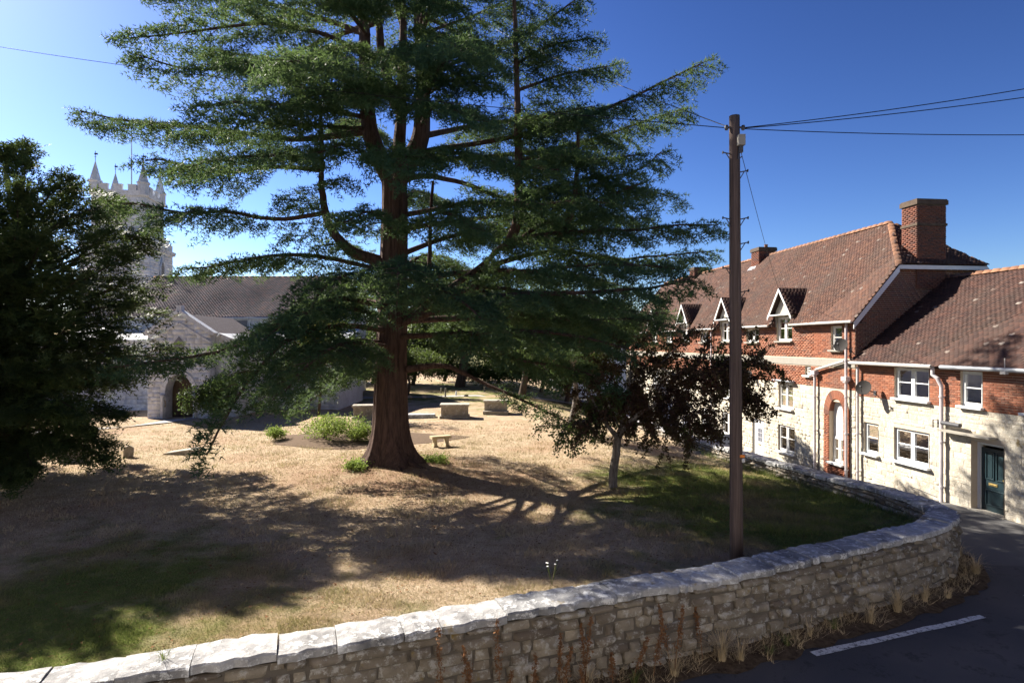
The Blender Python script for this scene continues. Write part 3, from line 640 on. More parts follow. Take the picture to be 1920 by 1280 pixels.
for d_ in tdoors:
    m = MB(); hb(m, (d_[0]+d_[1])/2, .1, (d_[2]+d_[3])/2, d_[1]-d_[0]-.14, .05, d_[3]-d_[2]-.1); o = m.build('door', 'white_paint', tr)
    m = MB()
    for q in (d_[0]+.035, d_[1]-.035): hb(m, q, .09, (d_[2]+d_[3])/2, .07, .1, d_[3]-d_[2])
    hb(m, (d_[0]+d_[1])/2, .09, d_[3]-.03, d_[1]-d_[0]-.14, .1, .06); m.build('door_frame', 'white_paint', o)
    for i in range(2):
        for j in range(3):
            g = MB(); hb(g, (d_[0]+d_[1])/2+(i-.5)*.2, .066, d_[3]-.55-.22*j, .17, .02, .19); g.build('pane', 'slate', o)
    m = MB(); hb(m, (d_[0]+d_[1])/2, .062, d_[3]-1.25, .26, .02, .06); m.build('letterbox', 'brass', o)
# pointed arch, infilled with a white panel over a window
ac = (arch[0]+arch[1])/2; aw = (arch[1]-arch[0])/2
def arch_pts(hw, spring, n=8):
    R_ = hw*2.0; out = []
    for k in range(n+1):
        a = math.acos(.5)*k/n; out.append((ac-R_/2+ -hw+R_*.5 + R_*(1-math.cos(a)) - 0, spring+R_*math.sin(a)*.55))
    return out
def arc(hw, spring, n=8, rise=1.5):
    return [(ac+sg*hw*math.cos(t)**.85, spring+hw*rise*math.sin(t)) for sg, rng_ in ((1, range(n)), ) for t in [math.pi/2*k/n for k in rng_]]+[(ac, spring+hw*rise)]+[(ac-hw*math.cos(math.pi/2*k/n)**.85, spring+hw*rise*math.sin(math.pi/2*k/n)) for k in range(n-1, -1, -1)]
inner = arc(aw, 1.95, 8, 1.55); outer = arc(aw+.36, 1.95, 8, 1.30)
am = thing
for k in range(len(inner)-1):                                                   # voussoirs
    m = MB(); q = [inner[k], inner[k+1], outer[k+1], outer[k]]
    c_ = np.mean(q, axis=0); q = [c_+(np.array(z_)-c_)*.95 for z_ in q]
    m.prism([H(a, -.035, b) for a, b in q], HN*.34); m.build('brick', 'brick', twall)
L = []
for sa, sb in ((arch[1]+.0, arch[1]+.36), (arch[0]-.36, arch[0])): L += courses(sa, sb, -1.2, 1.93, [], .225, .075, .011, fplace)
L += courses(arch[0], arch[1], -1.2, .06, [], .225, .075, .011, fplace)
pieces('brick', setd(L, .03, .2), twall, 'brick', 60, .003, .002, .015, .012, 'arch_bricks')
m = MB(); m.add([H(a, -.004, b) for a, b in outer]+[H(ac+aw+.36, -.004, -1.3), H(ac-aw-.36, -.004, -1.3)][::-1], [tuple(range(len(outer)+2))]);
pn = MB(); pn.prism([H(a, .16, b) for a, b in inner]+[H(ac-aw, .16, 1.1), H(ac+aw, .16, 1.1)], HN*.05); pn.build('arch_panel', 'white_paint', tr)
window(tr, arch[0], arch[1], .08, 1.1, 2, 'white_paint', 'white_paint', True, .17)
# terrace roof
rm = MB(); E0 = T0-.28
PC = .42; cuts = [E0]+[q for a, b in dorm for q in (a-.06, b+.06)]+[T1]
for a, b in zip(cuts[::2], cuts[1::2]):                                       # eaves strip between the dormers, with soffit
    rm.add([H(a, -.25, TZ(-.25)), H(b, -.25, TZ(-.25)), H(b, PC, TZ(PC)), H(a, PC, TZ(PC)), H(a, -.25, TZ(-.25)-.1), H(b, -.25, TZ(-.25)-.1), H(b, .02, TZ(-.25)-.1), H(a, .02, TZ(-.25)-.1)], [(0, 1, 2, 3), (0, 4, 5, 1), (4, 7, 6, 5), (0, 3, 7, 4), (1, 5, 6, 2)])
V = [H(E0, PC, TZ(PC)), H(T1, PC, TZ(PC)), H(T1, PR, TZ(PR)), H(RE, PR, TZ(PR)), H(E0, PH, ZHP), H(E0, 6.8-PH, ZHP), H(E0, 7.05, TZ(-.25)), H(T1, 7.05, TZ(-.25))]
rm.add(V, [(0, 1, 2, 3, 4), (3, 5, 4), (2, 7, 6, 5, 3)])
V = [H(E0, -.25, TZ(-.25)), H(E0, PH, ZHP), H(E0, 6.8-PH, ZHP), H(E0, 7.05, TZ(-.25))]; V = [v-ZU*.1 for v in V]+[v-ZU*.1+HD*.3 for v in V]
rm.add(V, [(0, 1, 5, 4), (1, 2, 6, 5), (2, 3, 7, 6)])
tro = rm.build('roof', 'roof_tile', tr)
upv = HN+ZU*tz; ul = np.linalg.norm(upv); upv /= ul; nr = -HN*tz+ZU; nr /= np.linalg.norm(nr); Ltr = T1-E0
def dorm_mask(sw, p):
    for a, b in dorm:
        c_ = (a+b)/2; zt = TZ(p)
        if zt < 7.2 and abs(sw-c_) < (.74 if zt < 6.1 else (7.28-zt)*.75): return True
    return False
def tmask(s, t):
    p = -.29+t/ul; sw = T1-s
    if p > PR: return False
    lo = E0 if p < PH else E0+(RE-E0)*(p-PH)/(PR-PH)
    return sw > lo and not dorm_mask(sw, p)
roof_tiles('roof_tile', H(T1, -.29, TZ(-.29)), -HD, upv, nr, Ltr, (PR+.29)*ul, tro, 'roof_tile', tmask, n_ind=300)
hv = (H(RE, PR, TZ(PR))-H(E0, PR, ZHP)); hl = np.linalg.norm(hv); hv /= hl; hnr = np.cross(HN, hv); hnr *= np.sign(hnr[2]); hnr /= np.linalg.norm(hnr)
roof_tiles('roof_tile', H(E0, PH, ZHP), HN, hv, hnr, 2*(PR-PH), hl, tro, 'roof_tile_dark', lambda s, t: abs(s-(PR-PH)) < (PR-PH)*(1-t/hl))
L = [(H(s, PR, TZ(PR)-.03), HD, HN, ZU, .33, .30, .12) for s in np.arange(RE+.15, T1, .34)]
e1 = H(RE, PR, TZ(PR)); 
for pe in (PH, 6.8-PH):
    e0 = H(E0, pe, ZHP); dv = e1-e0; ln = np.linalg.norm(dv); dv /= ln; sd = np.cross(dv, ZU); sd /= np.linalg.norm(sd); nu = np.cross(sd, dv)
    for q in np.arange(.17, ln, .34): L.append((e0+dv*q-nu*.02, dv, sd, nu, .33, .26, .10))
pieces('ridge_tile', L, tro, 'ridge_tile', 110, .03, .005, .2, .02, 'ridge_tiles')
m = MB()
def board(a, b, hgt, out): 
    m.add([a, b, b-ZU*hgt, a-ZU*hgt, a+out, b+out, b-ZU*hgt+out, a-ZU*hgt+out], [(0, 1, 2, 3), (7, 6, 5, 4), (0, 4, 5, 1), (3, 2, 6, 7), (0, 3, 7, 4), (1, 5, 6, 2)])
board(H(E0-.005, -.27, TZ(-.27)-.02), H(E0-.005, PH+.02, ZHP-.02), .26, HD*.035); m.build('bargeboard', 'white_paint', tr)
m = MB(); board(H(E0-.008, PH+.03, ZHP-.02), H(E0-.008, 6.8-PH, ZHP-.02), .15, HD*.035); m.build('bargeboard', 'white_paint', tr)
m = MB(); board(H(E0-.005, 6.8-PH, ZHP-.02), H(E0-.005, 7.07, TZ(-.27)-.02), .26, HD*.035); m.build('bargeboard', 'white_paint', tr)
prev = T0-.2
for a, b in dorm+[(T1, T1)]:
    m = MB(); m.tube([H(prev, -.31, 5.62), H(a-.25, -.31, 5.62)], .055, 8); m.build('gutter', 'gutter_white', tr); prev = b+.25
# dormers
for i, (a, b) in enumerate(dorm):
    c_ = (a+b)/2; hw = .86; zb = 6.12; za = 7.28; pf = -.28
    m = MB(); hb(m, c_, .02, 6.08, b-a+.16, .1, .1)
    for sg in (-1, 1): hb(m, c_+sg*((b-a)/2+.06), .2, 5.85, .1, .5, .62)
    m.prism([H(c_-hw+.12, -.05, zb), H(c_+hw-.12, -.05, zb), H(c_, -.05, za-.12)], HN*.06)
    d_ = m.build('dormer', 'timber_grey', tr)
    pb = PR
    m = MB()
    for sg in (-1, 1):
        back_b = (zb-5.65)/tz-.25; back_a = (za-5.65)/tz-.25
        v0, v1, v2, v3 = H(c_+sg*(hw+.06), pf, zb-.06), H(c_, pf, za), H(c_, back_a+.05, za), H(c_+sg*(hw+.06), back_b+.02, zb-.06)
        m.add([v0, v1, v2, v3, v0+ZU*.05, v1+ZU*.05, v2+ZU*.05, v3+ZU*.05], [(0, 1, 2, 3), (7, 6, 5, 4), (0, 4, 5, 1), (1, 5, 6, 2), (2, 6, 7, 3), (3, 7, 4, 0)])
    ro = m.build('dormer_roof', 'roof_tile_dark', d_)
    m = MB()
    for sg in (-1, 1):
        e0, e1 = H(c_+sg*(hw+.1), pf-.03, zb-.10), H(c_, pf-.03, za+.04)
        board(e0, e1, .16, HN*.035)
    hb(m, c_, pf+.12, zb-.02, 2*hw-.1, .3, .05); m.build('dormer_trim', 'white_paint', d_)
    for sg in (-1, 1):
        ax = HN; upd = (H(c_, 0, za)-H(c_+sg*(hw+.06), 0, zb-.06)); sl2 = np.linalg.norm(upd); upd /= sl2; nn = np.cross(ax, upd); nn *= np.sign(nn[2])
        L = []
        for r_ in range(int(sl2/.105)):
            t_ = (r_+.5)*.105; bk = back_b+(back_a-back_b)*t_/sl2
            for k in range(int((bk-pf)/.165)+1):
                p_ = pf+.08+k*.165+(r_ % 2)*.05
                if p_ < bk+.05: L.append((H(c_+sg*(hw+.06), p_, zb-.06)+upd*t_+nn*.05, ax, upd, nn, .16, .125, .02+random.uniform(0, .006)))
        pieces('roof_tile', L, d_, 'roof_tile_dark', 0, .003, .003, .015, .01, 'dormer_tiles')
downpipe(tr, 25.0, -.7, 3.55, 3.6); downpipe(tr, 23.06, -.55, 5.55, 3.45)
downpipe(tr, 34.6, -.9, 5.5)
m = MB(); m.tube([H(24.9, -.14, 3.72), H(23.15, -.14, 4.12)], .055, 10); m.build('sloping_pipe', 'gutter_white', tr)
dish(tr, 22.95, 4.72, .25, -.40, 'round grey satellite dish high on the brick terrace beside its downpipe')
dish(tr, 30.06, 3.25, .2, -.3, 'small grey satellite dish on the brick terrace near the telegraph pole')
# chimneys: brick shafts with oversailing caps
def chimney(par, s0, s1, p0, p1, zb, zt, band=None, mat='brick_dark'):
    m = MB(); hb(m, (s0+s1)/2, (p0+p1)/2, (zb+zt)/2, s1-s0-.03, p1-p0-.03, zt-zb); o = m.build('chimney', 'mortar_dark', par); L = []
    for (fa, fb, pl) in ((s0, s1, lambda s, z: (H(s, p0+.015, z), -HD, ZU, -HN)), (p0, p1, lambda p, z: (H(s0+.015, p, z), HN, ZU, -HD)), (p0, p1, lambda p, z: (H(s1-.015, p, z), -HN, ZU, HD)), (s0, s1, lambda s, z: (H(s, p1-.015, z), HD, ZU, HN))):
        L += courses(fa, fb, zb, zt-.22, [], .225, .075, .011, pl)
    pieces('brick', setd(L, .016, .3), o, mat, 0, .003, .003, plural='chimney_bricks')
    m = MB(); hb(m, (s0+s1)/2, (p0+p1)/2, zt-.11, s1-s0+.10, p1-p0+.10, .17); hb(m, (s0+s1)/2, (p0+p1)/2, zt-.01, s1-s0+.05, p1-p0+.05, .06)
    if band: hb(m, (s0+s1)/2, (p0+p1)/2, band, s1-s0+.06, p1-p0+.06, .09)
    m.build('chimney_cap', 'cap_brick', o); return o
chimney(tr, 22.62, 23.4, 2.48, 3.7, 6.9, 10.3, 9.35)
c2 = chimney(tr, 34.8, 35.7, 2.9, 3.95, 9.0, 10.42); chimney(tr, 43.8, 44.7, 2.9, 3.95, 9.0, 10.4)
m = MB(); m.lathe(H(35.1, 3.5, 10.42), [(.1, 0), (.1, .18), (.12, .2), (.09, .22)], 10); m.build('chimney_pot', 'ridge_tile', c2)
for (s, p0) in ((35.25, 2.9), (44.25, 2.9)):
    m = MB(); q = H(s, p0-.06, TZ(p0-.06)+.05); upq = (HN+ZU*tz)/ul; m.box(q-upq*.05, (1.1, .3, .02), HD, upq, np.cross(HD, upq)); m.build('lead_flashing', 'lead', tr)

# the house whose upper window the picture was taken from, across the road
oh = thing('rendered_house', (-3, -4, -.1), 'cream rendered house across the road facing the churchyard wall, behind the viewpoint', 'house')
m = MB(); m.prism([(-20, -.8, -.3), (15, -.8, -.3), (15, -.8, 6.6), (-20, -.8, 6.6)], (0, -7, 0)); m.build('wall', 'render_cream', oh)
m = MB(); m.prism([(-20.3, -.45, 6.55), (-20.3, -8.1, 6.55), (-20.3, -4.3, 10.2)], (35.6, 0, 0)); m.build('roof', 'roof_tile', oh)
for x in (-16, -12, -8, -4, 0, 4, 8, 12):
    for z in (1.2, 4.5):
        m = MB(); m.box((x, -.79, z), (1.2, .08, 1.4)); wo_ = m.build('window', 'white_paint', oh)
        for q in (-.28, .28): m = MB(); m.box((x+q, -.745, z), (.46, .03, 1.2)); m.build('pane', 'slate', wo_)
# ------------------------------------------------------------------ telegraph pole and wires
PB = P(1381, 1053, 11.5); pz = float(lawnz(PB[0], PB[1])); top = P(1377, 218, 11.5)
tp = thing('telegraph_pole', (PB[0], PB[1], pz), 'tall brown wooden telegraph pole standing just behind the churchyard wall', 'pole')
m = MB(); ptv = [np.array([PB[0], PB[1], pz-.3])+(top-np.array([PB[0], PB[1], pz-.3]))*k/10 for k in range(11)]
m.tube(ptv, np.linspace(.128, .098, 11), 18); m.build('shaft', 'pole_wood', tp, True)
def poleat(py): k = (1053-py)/(1053-218); return PB+(top-PB)*k, .127-.028*k
for side, pys in ((-1, (290, 412, 505, 598)), (1, (324, 412, 458, 548))):
    for py in pys:
        c_, r_ = poleat(py); m = MB(); e = c_+np.array([side*(r_+.13), -.03, .03])
        m.tube([c_+np.array([side*r_*.8, -.03, 0]), e], .012, 6); m.tube([e, e+np.array([side*.012, 0, 0])], .03, 8); m.tube([c_+np.array([side*r_*.9, -.03, -.12]), c_+np.array([side*(r_+.07), -.03, .01])], .009, 6)
        m.build('step_iron', 'metal_dark', tp)
c_, r_ = poleat(240); m = MB(); m.tube([c_+np.array([-r_-.07, -.02, 0]), c_+np.array([r_+.07, -.02, 0])], .02, 8); m.lathe(c_+np.array([-r_-.06, -.02, -.05]), [(.03, 0), (.04, .04), (.03, .09)], 10); m.lathe(c_+np.array([r_+.06, -.02, -.05]), [(.03, 0), (.04, .04), (.03, .09)], 10); m.build('insulator', 'metal_dark', tp)
c_, r_ = poleat(268); m = MB(); m.box(c_+np.array([.07, -r_-.05, 0]), (.13, .1, .2)); m.build('junction_box', 'concrete', tp)
m = MB(); m.box(c_+np.array([.07, -r_-.03, -.16]), (.07, .07, .14)); m.tube([c_+np.array([.05, -r_-.02, -.2]), c_+np.array([.02, -r_-.03, -.36]), c_+np.array([.1, -r_-.02, -.3])], .014, 6); m.build('cable_loop', 'metal_dark', tp)
c_, r_ = poleat(853); m = MB(); m.box(c_+np.array([.075, -r_+.01, 0]), (.09, .03, .05)); m.build('orange_tag', 'orange_tape', tp)
c_, r_ = poleat(862); m = MB(); m.lathe(c_+np.array([.1, -r_+.03, -.03]), [(.02, 0), (.03, .02), (.03, .05), (.02, .07)], 10); m.build('number_disc', 'white_paint', tp)
att = poleat(240)[0]
def wire(a, b, sag, label, r=.009):
    a = np.array(a); b = np.array(b); pts = [a+(b-a)*t-ZU*sag*4*t*(1-t) for t in np.linspace(0, 1, 24)]
    m = MB(); m.tube(pts, r, 5); return tag(m.build('overhead_wire', 'wire_black'), label, 'wire')
wire(att+[-.16, 0, 0], P(-400, 10, 27), .5, 'thin black overhead wire running left from the pole behind the cedar')
wire(att+[-.16, 0, .03], P(900, 40, 26), .15, 'black overhead wire rising left from the pole top into the cedar')
wire(att+[.16, 0, 0], P(2300, 95, 11), .12, 'upper of the black overhead wires running right from the pole top')
wire(att+[.16, 0, -.01], P(2300, 122, 11.6), .12, 'middle black overhead wire running right from the pole top')
wire(att+[.16, 0, -.02], P(2300, 243, 13), .12, 'lowest flat black overhead wire running right from the pole top')
wire(poleat(285)[0]+[.1, -.05, 0], H(27.4, -.3, 7.3), .12, 'thin black wire dropping from the pole to the nearest dormer', .006)

# ------------------------------------------------------------------ church
ch = thing('parish_church', (-24, 38, .5), 'grey stone church with clock tower, tiled nave roof and gabled porch', 'church')
def xplace(y): return lambda x, z: (np.array([x, y, z]), np.array([1., 0, 0]), ZU, np.array([0, -1., 0]))
# porch
PX0, PX1, PY0, PY1 = -20.5, -16.95, 33.6, 40.0; pc = (PX0+PX1)/2; ez = 5.35; azp = 6.5
m = MB(); aw_ = .78; sp = 1.9; apx = 3.05
def parch(hw, spring, rise, n=8): return [(pc+hw*math.cos(math.pi/2*k/n)**.85, spring+rise*math.sin(math.pi/2*k/n)) for k in range(n)]+[(pc, spring+rise)]+[(pc-hw*math.cos(math.pi/2*k/n)**.85, spring+rise*math.sin(math.pi/2*k/n)) for k in range(n-1, -1, -1)]
ar = parch(aw_, sp, apx-sp)
half = len(ar)//2
m.add([(PX1, PY0, .3), (PX1, PY0, ez), (pc, PY0, azp), (pc, PY0, ar[half][1])]+[(a, PY0, b) for a, b in ar[:half][::-1]]+[(pc+aw_, PY0, .3)], [tuple(range(4+half+1))])
m.add([(PX0, PY0, .3), (PX0, PY0, ez), (pc, PY0, azp), (pc, PY0, ar[half][1])]+[(a, PY0, b) for a, b in ar[half+1:]]+[(pc-aw_, PY0, .3)], [tuple(range(4+half+1))[::-1]])
for k in range(len(ar)-1): m.add([(ar[k][0], PY0, ar[k][1]), (ar[k+1][0], PY0, ar[k+1][1]), (ar[k+1][0], PY0+.7, ar[k+1][1]), (ar[k][0], PY0+.7, ar[k][1])], [(0, 1, 2, 3)])
for x in (pc-aw_, pc+aw_): m.add([(x, PY0, .3), (x, PY0+.7, .3), (x, PY0+.7, sp), (x, PY0, sp)], [(0, 1, 2, 3)])
for x in (PX0, PX1): m.add([(x, PY0, .3), (x, PY1, .3), (x, PY1, ez), (x, PY0, ez)], [(0, 1, 2, 3)])
po = m.build('porch', 'church_stone', ch)
hol = [(pc-aw_-.28, pc+aw_+.28, 0, 2.35), (pc-.75, pc+.75, 2.3, 2.95), (pc-.4, pc+.4, 2.9, 3.3), (pc-.3, pc+.3, 4.3, 5.2)]
pclip = lambda z: (PX0, PX1) if z < ez else (PX0+(z-ez)/(azp-ez)*(pc-PX0), PX1-(z-ez)/(azp-ez)*(PX1-pc))
L = courses(PX0, PX1, .4, azp-.15, hol, .48, .25, .012, xplace(PY0), .7, pclip)
pieces('stone', setd(L, .014, .5), po, 'church_stone', 0, .008, .006, plural='porch_stones')
ou = parch(aw_+.26, sp, apx-sp+.22)
for k in range(len(ar)-1):
    q = [ar[k], ar[k+1], ou[k+1], ou[k]]; c_ = np.mean(q, axis=0); q = [c_+(np.array(z_)-c_)*.96 for z_ in q]
    mm = MB(); mm.prism([(a, PY0-.05, b) for a, b in q], (0, .3, 0)); mm.build('arch_stone', 'church_stone', po)
for sg in (-1, 1):
    mm = MB(); mm.lathe((pc+sg*(aw_+.12), PY0-.06, .45), [(.13, 0), (.09, .12), (.085, 1.3), (.14, 1.42), (.14, 1.5)], 12); mm.build('shaft', 'church_stone', po, True)
mm = MB(); mm.box((pc, PY0+.75, 1.6), (1.9, .06, 2.9)); mm.build('porch_door', 'dark_bark', po)
mm = MB(); mm.prism([(pc-.28, PY0-.01, 4.35), (pc+.28, PY0-.01, 4.35), (pc+.28, PY0-.01, 4.85), (pc, PY0-.01, 5.2), (pc-.28, PY0-.01, 4.85)], (0, -.03, 0)); mm.build('niche', 'slate', po)
def coping(par, a, b, y, wd=.5, th=.2, name='coping'):
    a = np.array([a[0], 0, a[1]]); b = np.array([b[0], 0, b[1]]); d_ = (b-a)/np.linalg.norm(b-a); u_ = np.array([-d_[2], 0, d_[0]]); u_ *= np.sign(u_[2]); mm = MB(); c_ = (a+b)/2+u_*th/2
    mm.box((c_[0], y, c_[2]), (np.linalg.norm(b-a), wd, th), d_, (0, 1, 0), u_); return mm.build(name, 'church_stone', par)
coping(po, (PX0-.15, ez-.12), (pc, azp), PY0+.15); coping(po, (pc+.01, azp), (PX1+.15, ez-.12), PY0+.15)
coping(po, (PX0, ez-.55), (pc, azp-.6), PY0-.02, .1, .1, 'string_course'); coping(po, (pc+.01, azp-.6), (PX1, ez-.55), PY0-.02, .1, .1, 'string_course')
coping(po, (PX1+.16, ez-.14), (PX1+1.3, 4.75), PY0+.7, .5, .2); mm = MB(); mm.prism([(PX1+.02, PY0+.5, .3), (PX1+1.2, PY0+.5, .3), (PX1+1.2, PY0+.5, 4.8), (PX1+.02, PY0+.5, 5.4)], (0, 5, 0)); mm.build('buttress_wall', 'church_stone', po)
mm = MB(); mm.box((pc, PY0+.12, azp+.28), (.3, .3, .35)); mm.build('finial', 'church_stone', po)
mm = MB(); mm.add([(PX0-.1, PY0+.4, ez-.1), (pc, PY0+.4, azp-.02), (pc, PY1, azp-.02), (PX0-.1, PY1, ez-.1), (PX1+.1, PY0+.4, ez-.1), (PX1+.1, PY1, ez-.1)], [(0, 1, 2, 3), (1, 4, 5, 2)]); mm.build('porch_roof', 'church_tile', po)
# aisle, nave
AY = 38.0; m = MB(); m.prism([(-31, AY, .2), (-11, AY, .2), (-11, AY, 4.95), (-31, AY, 4.95)], (0, 6, 0)); ao = m.build('aisle', 'church_stone', ch)
hol = [(x-.42, x+.42, 1.7, 3.9) for x in (-28.5, -25.6, -22.7, -14.4)]
pieces('stone', setd(courses(-31, -11, .4, 4.7, hol, .5, .26, .012, xplace(AY), .7), .014, .5), ao, 'church_stone', 0, .008, .006, plural='aisle_stones')
for h in hol:
    xm = (h[0]+h[1])/2; mm = MB(); mm.prism([(xm-.38, AY-.012, 1.75), (xm+.38, AY-.012, 1.75), (xm+.38, AY-.012, 3.2), (xm+.2, AY-.012, 3.62), (xm, AY-.012, 3.85), (xm-.2, AY-.012, 3.62), (xm-.38, AY-.012, 3.2)], (0, .004, 0)); wo_ = mm.build('window', 'slate', ao)
    mm = MB(); mm.box((xm, AY-.03, 2.75), (.09, .06, 2.0)); mm.box((xm, AY-.04, 1.68), (.95, .12, .1)); mm.build('mullion', 'church_stone', wo_)
mm = MB(); mm.box((-21, AY-.04, 4.98), (20.1, .35, .14)); mm.box((-21, AY-.05, 4.55), (20.05, .14, .1)); mm.build('parapet', 'church_stone', ao)
mm = MB(); mm.add([(-31, AY+.3, 4.8), (-11, AY+.3, 4.8), (-11, 44, 6.0), (-31, 44, 6.0)], [(0, 1, 2, 3)]); mm.build('aisle_roof', 'lead', ao)
NY = 43.0; ne = 6.85; nrz = 10.15; NRY = 48.5; NX0, NX1 = -28.8, -13.2
m = MB(); m.prism([(NX0, NY, .2), (NX0, 2*NRY-NY, .2), (NX0, 2*NRY-NY, ne), (NX0, NRY, nrz-.1), (NX0, NY, ne)], (NX1-NX0, 0, 0)); no = m.build('nave', 'church_stone', ch)
L = courses(NX0, NX1, 5.0, ne, [(x-.5, x+.5, 5.3, 6.5) for x in (-19.5, -16)], .5, .26, .012, xplace(NY), .7); pieces('stone', setd(L, .014, .5), no, 'church_stone', 0, .008, .006, plural='nave_stones')
for x in (-19.5, -16):
    mm = MB(); mm.box((x, NY-.005, 5.9), (.9, .03, 1.1)); mm.build('window', 'slate', no)
mm = MB(); sl_ = (nrz-ne)/(NRY-NY); y0 = NY-.35; z0_ = ne-.35*sl_+.03
mm.add([(NX0-.1, y0, z0_), (NX1+.1, y0, z0_), (NX1+.1, NRY, nrz), (NX0-.1, NRY, nrz), (NX0-.1, 2*NRY-y0, z0_), (NX1+.1, 2*NRY-y0, z0_), (NX0-.1, y0, z0_-.12), (NX1+.1, y0, z0_-.12)], [(0, 1, 2, 3), (3, 2, 5, 4), (6, 7, 1, 0)]); nr_ = mm.build('nave_roof', 'church_tile', ch)
u_ = np.array([0, 1, sl_]); ll = np.linalg.norm(u_)*(NRY-y0); u_ /= np.linalg.norm(u_); roof_tiles('roof_tile', np.array([NX0-.1, y0-.03, z0_]), np.array([1., 0, 0]), u_, np.array([0, -u_[2], u_[1]]), NX1-NX0+.2, ll, nr_, 'church_tile', lambda s, t: True, .21, .13)
pieces('ridge_tile', [(np.array([x, NRY, nrz-.03]), np.array([1., 0, 0]), np.array([0, 1., 0]), ZU, .44, .35, .13) for x in np.arange(NX0, NX1, .45)], nr_, 'ridge_tile', 0, .03, .005, plural='ridge_tiles')
mm = MB(); mm.tube([(NX0, y0-.06, z0_-.05), (NX1, y0-.06, z0_-.05)], .07, 8); mm.build('gutter', 'lead', no)
# tower, turned a little against the nave
TA = math.radians(11); TC = np.array([-38.4, 59.9, 0]); tx = np.array([math.cos(TA), math.sin(TA), 0]); ty = np.array([-math.sin(TA), math.cos(TA), 0])
def Tw(a, b, z): return TC+tx*a+ty*b+ZU*z
to = MB(); to.box(Tw(0, 0, 7.2), (6.0, 6.0, 14.0), tx, ty); to.box(Tw(0, 0, 14.3), (6.5, 6.5, .2), tx, ty); to.box(Tw(0, 0, 14.75), (6.0, 6.0, .7), tx, ty); to.box(Tw(0, 0, 15.3), (5.5, 5.5, .5), tx, ty); to.box(Tw(0, 0, 17.4), (4.7, 4.7, 3.8), tx, ty); to.box(Tw(0, 0, 15.75), (5.0, 5.0, .18), tx, ty)
to.box(Tw(0, 0, 19.2), (5.0, 5.0, .2), tx, ty); tw = to.build('tower', 'church_stone', ch)
L = []
for (hw_, z0_, z1_) in ((3.0, 5.0, 14.15), (2.35, 15.85, 19.1)):
    L += courses(-hw_, hw_, z0_, z1_, [(-1.0, 1.0, 16.3, 18.3)] if hw_ < 3 else [], .55, .28, .014, lambda a, z, h=hw_: (Tw(a, -h, z), tx, ZU, -ty), .7)
    L += courses(-hw_, hw_, z0_, z1_, [(-.6, .6, 10.9, 13.5)] if hw_ > 2.9 else [], .55, .28, .014, lambda a, z, h=hw_: (Tw(h, a, z), ty, ZU, tx), .7)
pieces('stone', setd(L, .016, .5), tw, 'church_stone', 0, .01, .008, plural='tower_stones')
for k in range(14):
    for (A, B) in ((lambda q: Tw(q, -3.32, 14.12), tx), (lambda q: Tw(3.32, q, 14.12), ty)):
        pass
mm = MB()
for k in range(12):
    q = -3+6*k/11; mm.box(Tw(q, -3.1, 14.1), (.16, .3, .22), tx, ty); mm.box(Tw(3.1, q, 14.1), (.3, .16, .22), tx, ty)
mm.build('corbels', 'church_stone', tw)
for side in range(4):                                                           # battlements, each merlon its own piece
    d1, d2 = ((tx, -ty), (ty, tx), (-tx, ty), (-ty, -tx))[side]
    mm = MB(); mm.box(TC+d2*2.35+ZU*19.45, (4.1, .3, .32), d1, d2); mm.build('parapet', 'church_stone', tw)
    for q in (-1.25, 0, 1.25): mm = MB(); mm.box(TC+d2*2.35+d1*q+ZU*19.85, (.72, .3, .5), d1, d2); mm.box(TC+d2*2.35+d1*q+ZU*20.13, (.8, .38, .07), d1, d2); mm.build('merlon', 'church_stone', tw)
for a, b in ((-2.1, -2.1), (2.1, -2.1), (2.1, 2.1), (-2.1, 2.1)):
    mm = MB(); c_ = Tw(a, b, 19.2); mm.lathe(c_, [(.52, 0), (.52, 1.1), (.60, 1.14), (.60, 1.28), (.47, 1.32), (.02, 3.15)], 8); pn_ = mm.build('pinnacle', 'church_stone', tw)
    mm = MB(); e = c_+ZU*3.1; mm.tube([e, e+ZU*1.0], .025, 6); mm.box(e+ZU*.72+tx*.06, (.3, .03, .16), tx, ty); mm.box(e+ZU*.45, (.2, .03, .03), tx, ty); mm.build('weathervane', 'metal_dark', pn_)
mm = MB(); mm.tube([Tw(.35, -.3, 19.2), Tw(.35, -.3, 26.4)], [.06, .03], 8); mm.tube([Tw(.35, -.3, 22.5), Tw(.35, -.3, 22.62)], .1, 8); mm.build('flagpole', 'gutter_white', tw)
def clock(d1, d2, off):
    c_ = TC+d2*off+ZU*17.3; m1 = MB(); k = 32
    ring = [c_+d1*.9*math.cos(2*math.pi*j/k)+ZU*.9*math.sin(2*math.pi*j/k) for j in range(k)]; m1.prism(ring, d2*.08); o = m1.build('clock', 'clock_face', tw)
    m1 = MB(); r0, r1 = .80, .92
    for j in range(k):
        a0, a1 = 2*math.pi*j/k, 2*math.pi*(j+1)/k; f = lambda r, a: c_+d2*.1+d1*r*math.cos(a)+ZU*r*math.sin(a)
        m1.prism([f(r0, a0), f(r1, a0), f(r1, a1), f(r0, a1)], d2*.03)
    m1.build('clock_rim', 'church_stone', o)
    for j in range(12):
        a = 2*math.pi*j/12; q = c_+d2*.09+d1*.66*math.cos(a)+ZU*.66*math.sin(a); m1 = MB(); rd = d1*math.cos(a)+ZU*math.sin(a); td = -d1*math.sin(a)+ZU*math.cos(a); m1.box(q, (.2, .09, .03), rd, td, d2); m1.build('hour_mark', 'clock_gold', o)
    m1 = MB()
    for a, ln, wd in ((math.radians(140), .48, .07), (math.radians(38), .66, .05)):
        rd = d1*math.cos(a)+ZU*math.sin(a); td = -d1*math.sin(a)+ZU*math.cos(a); m1.box(c_+d2*.12+rd*ln*.45, (ln, wd, .02), rd, td, d2)
    m1.build('clock_hands', 'clock_gold', o)
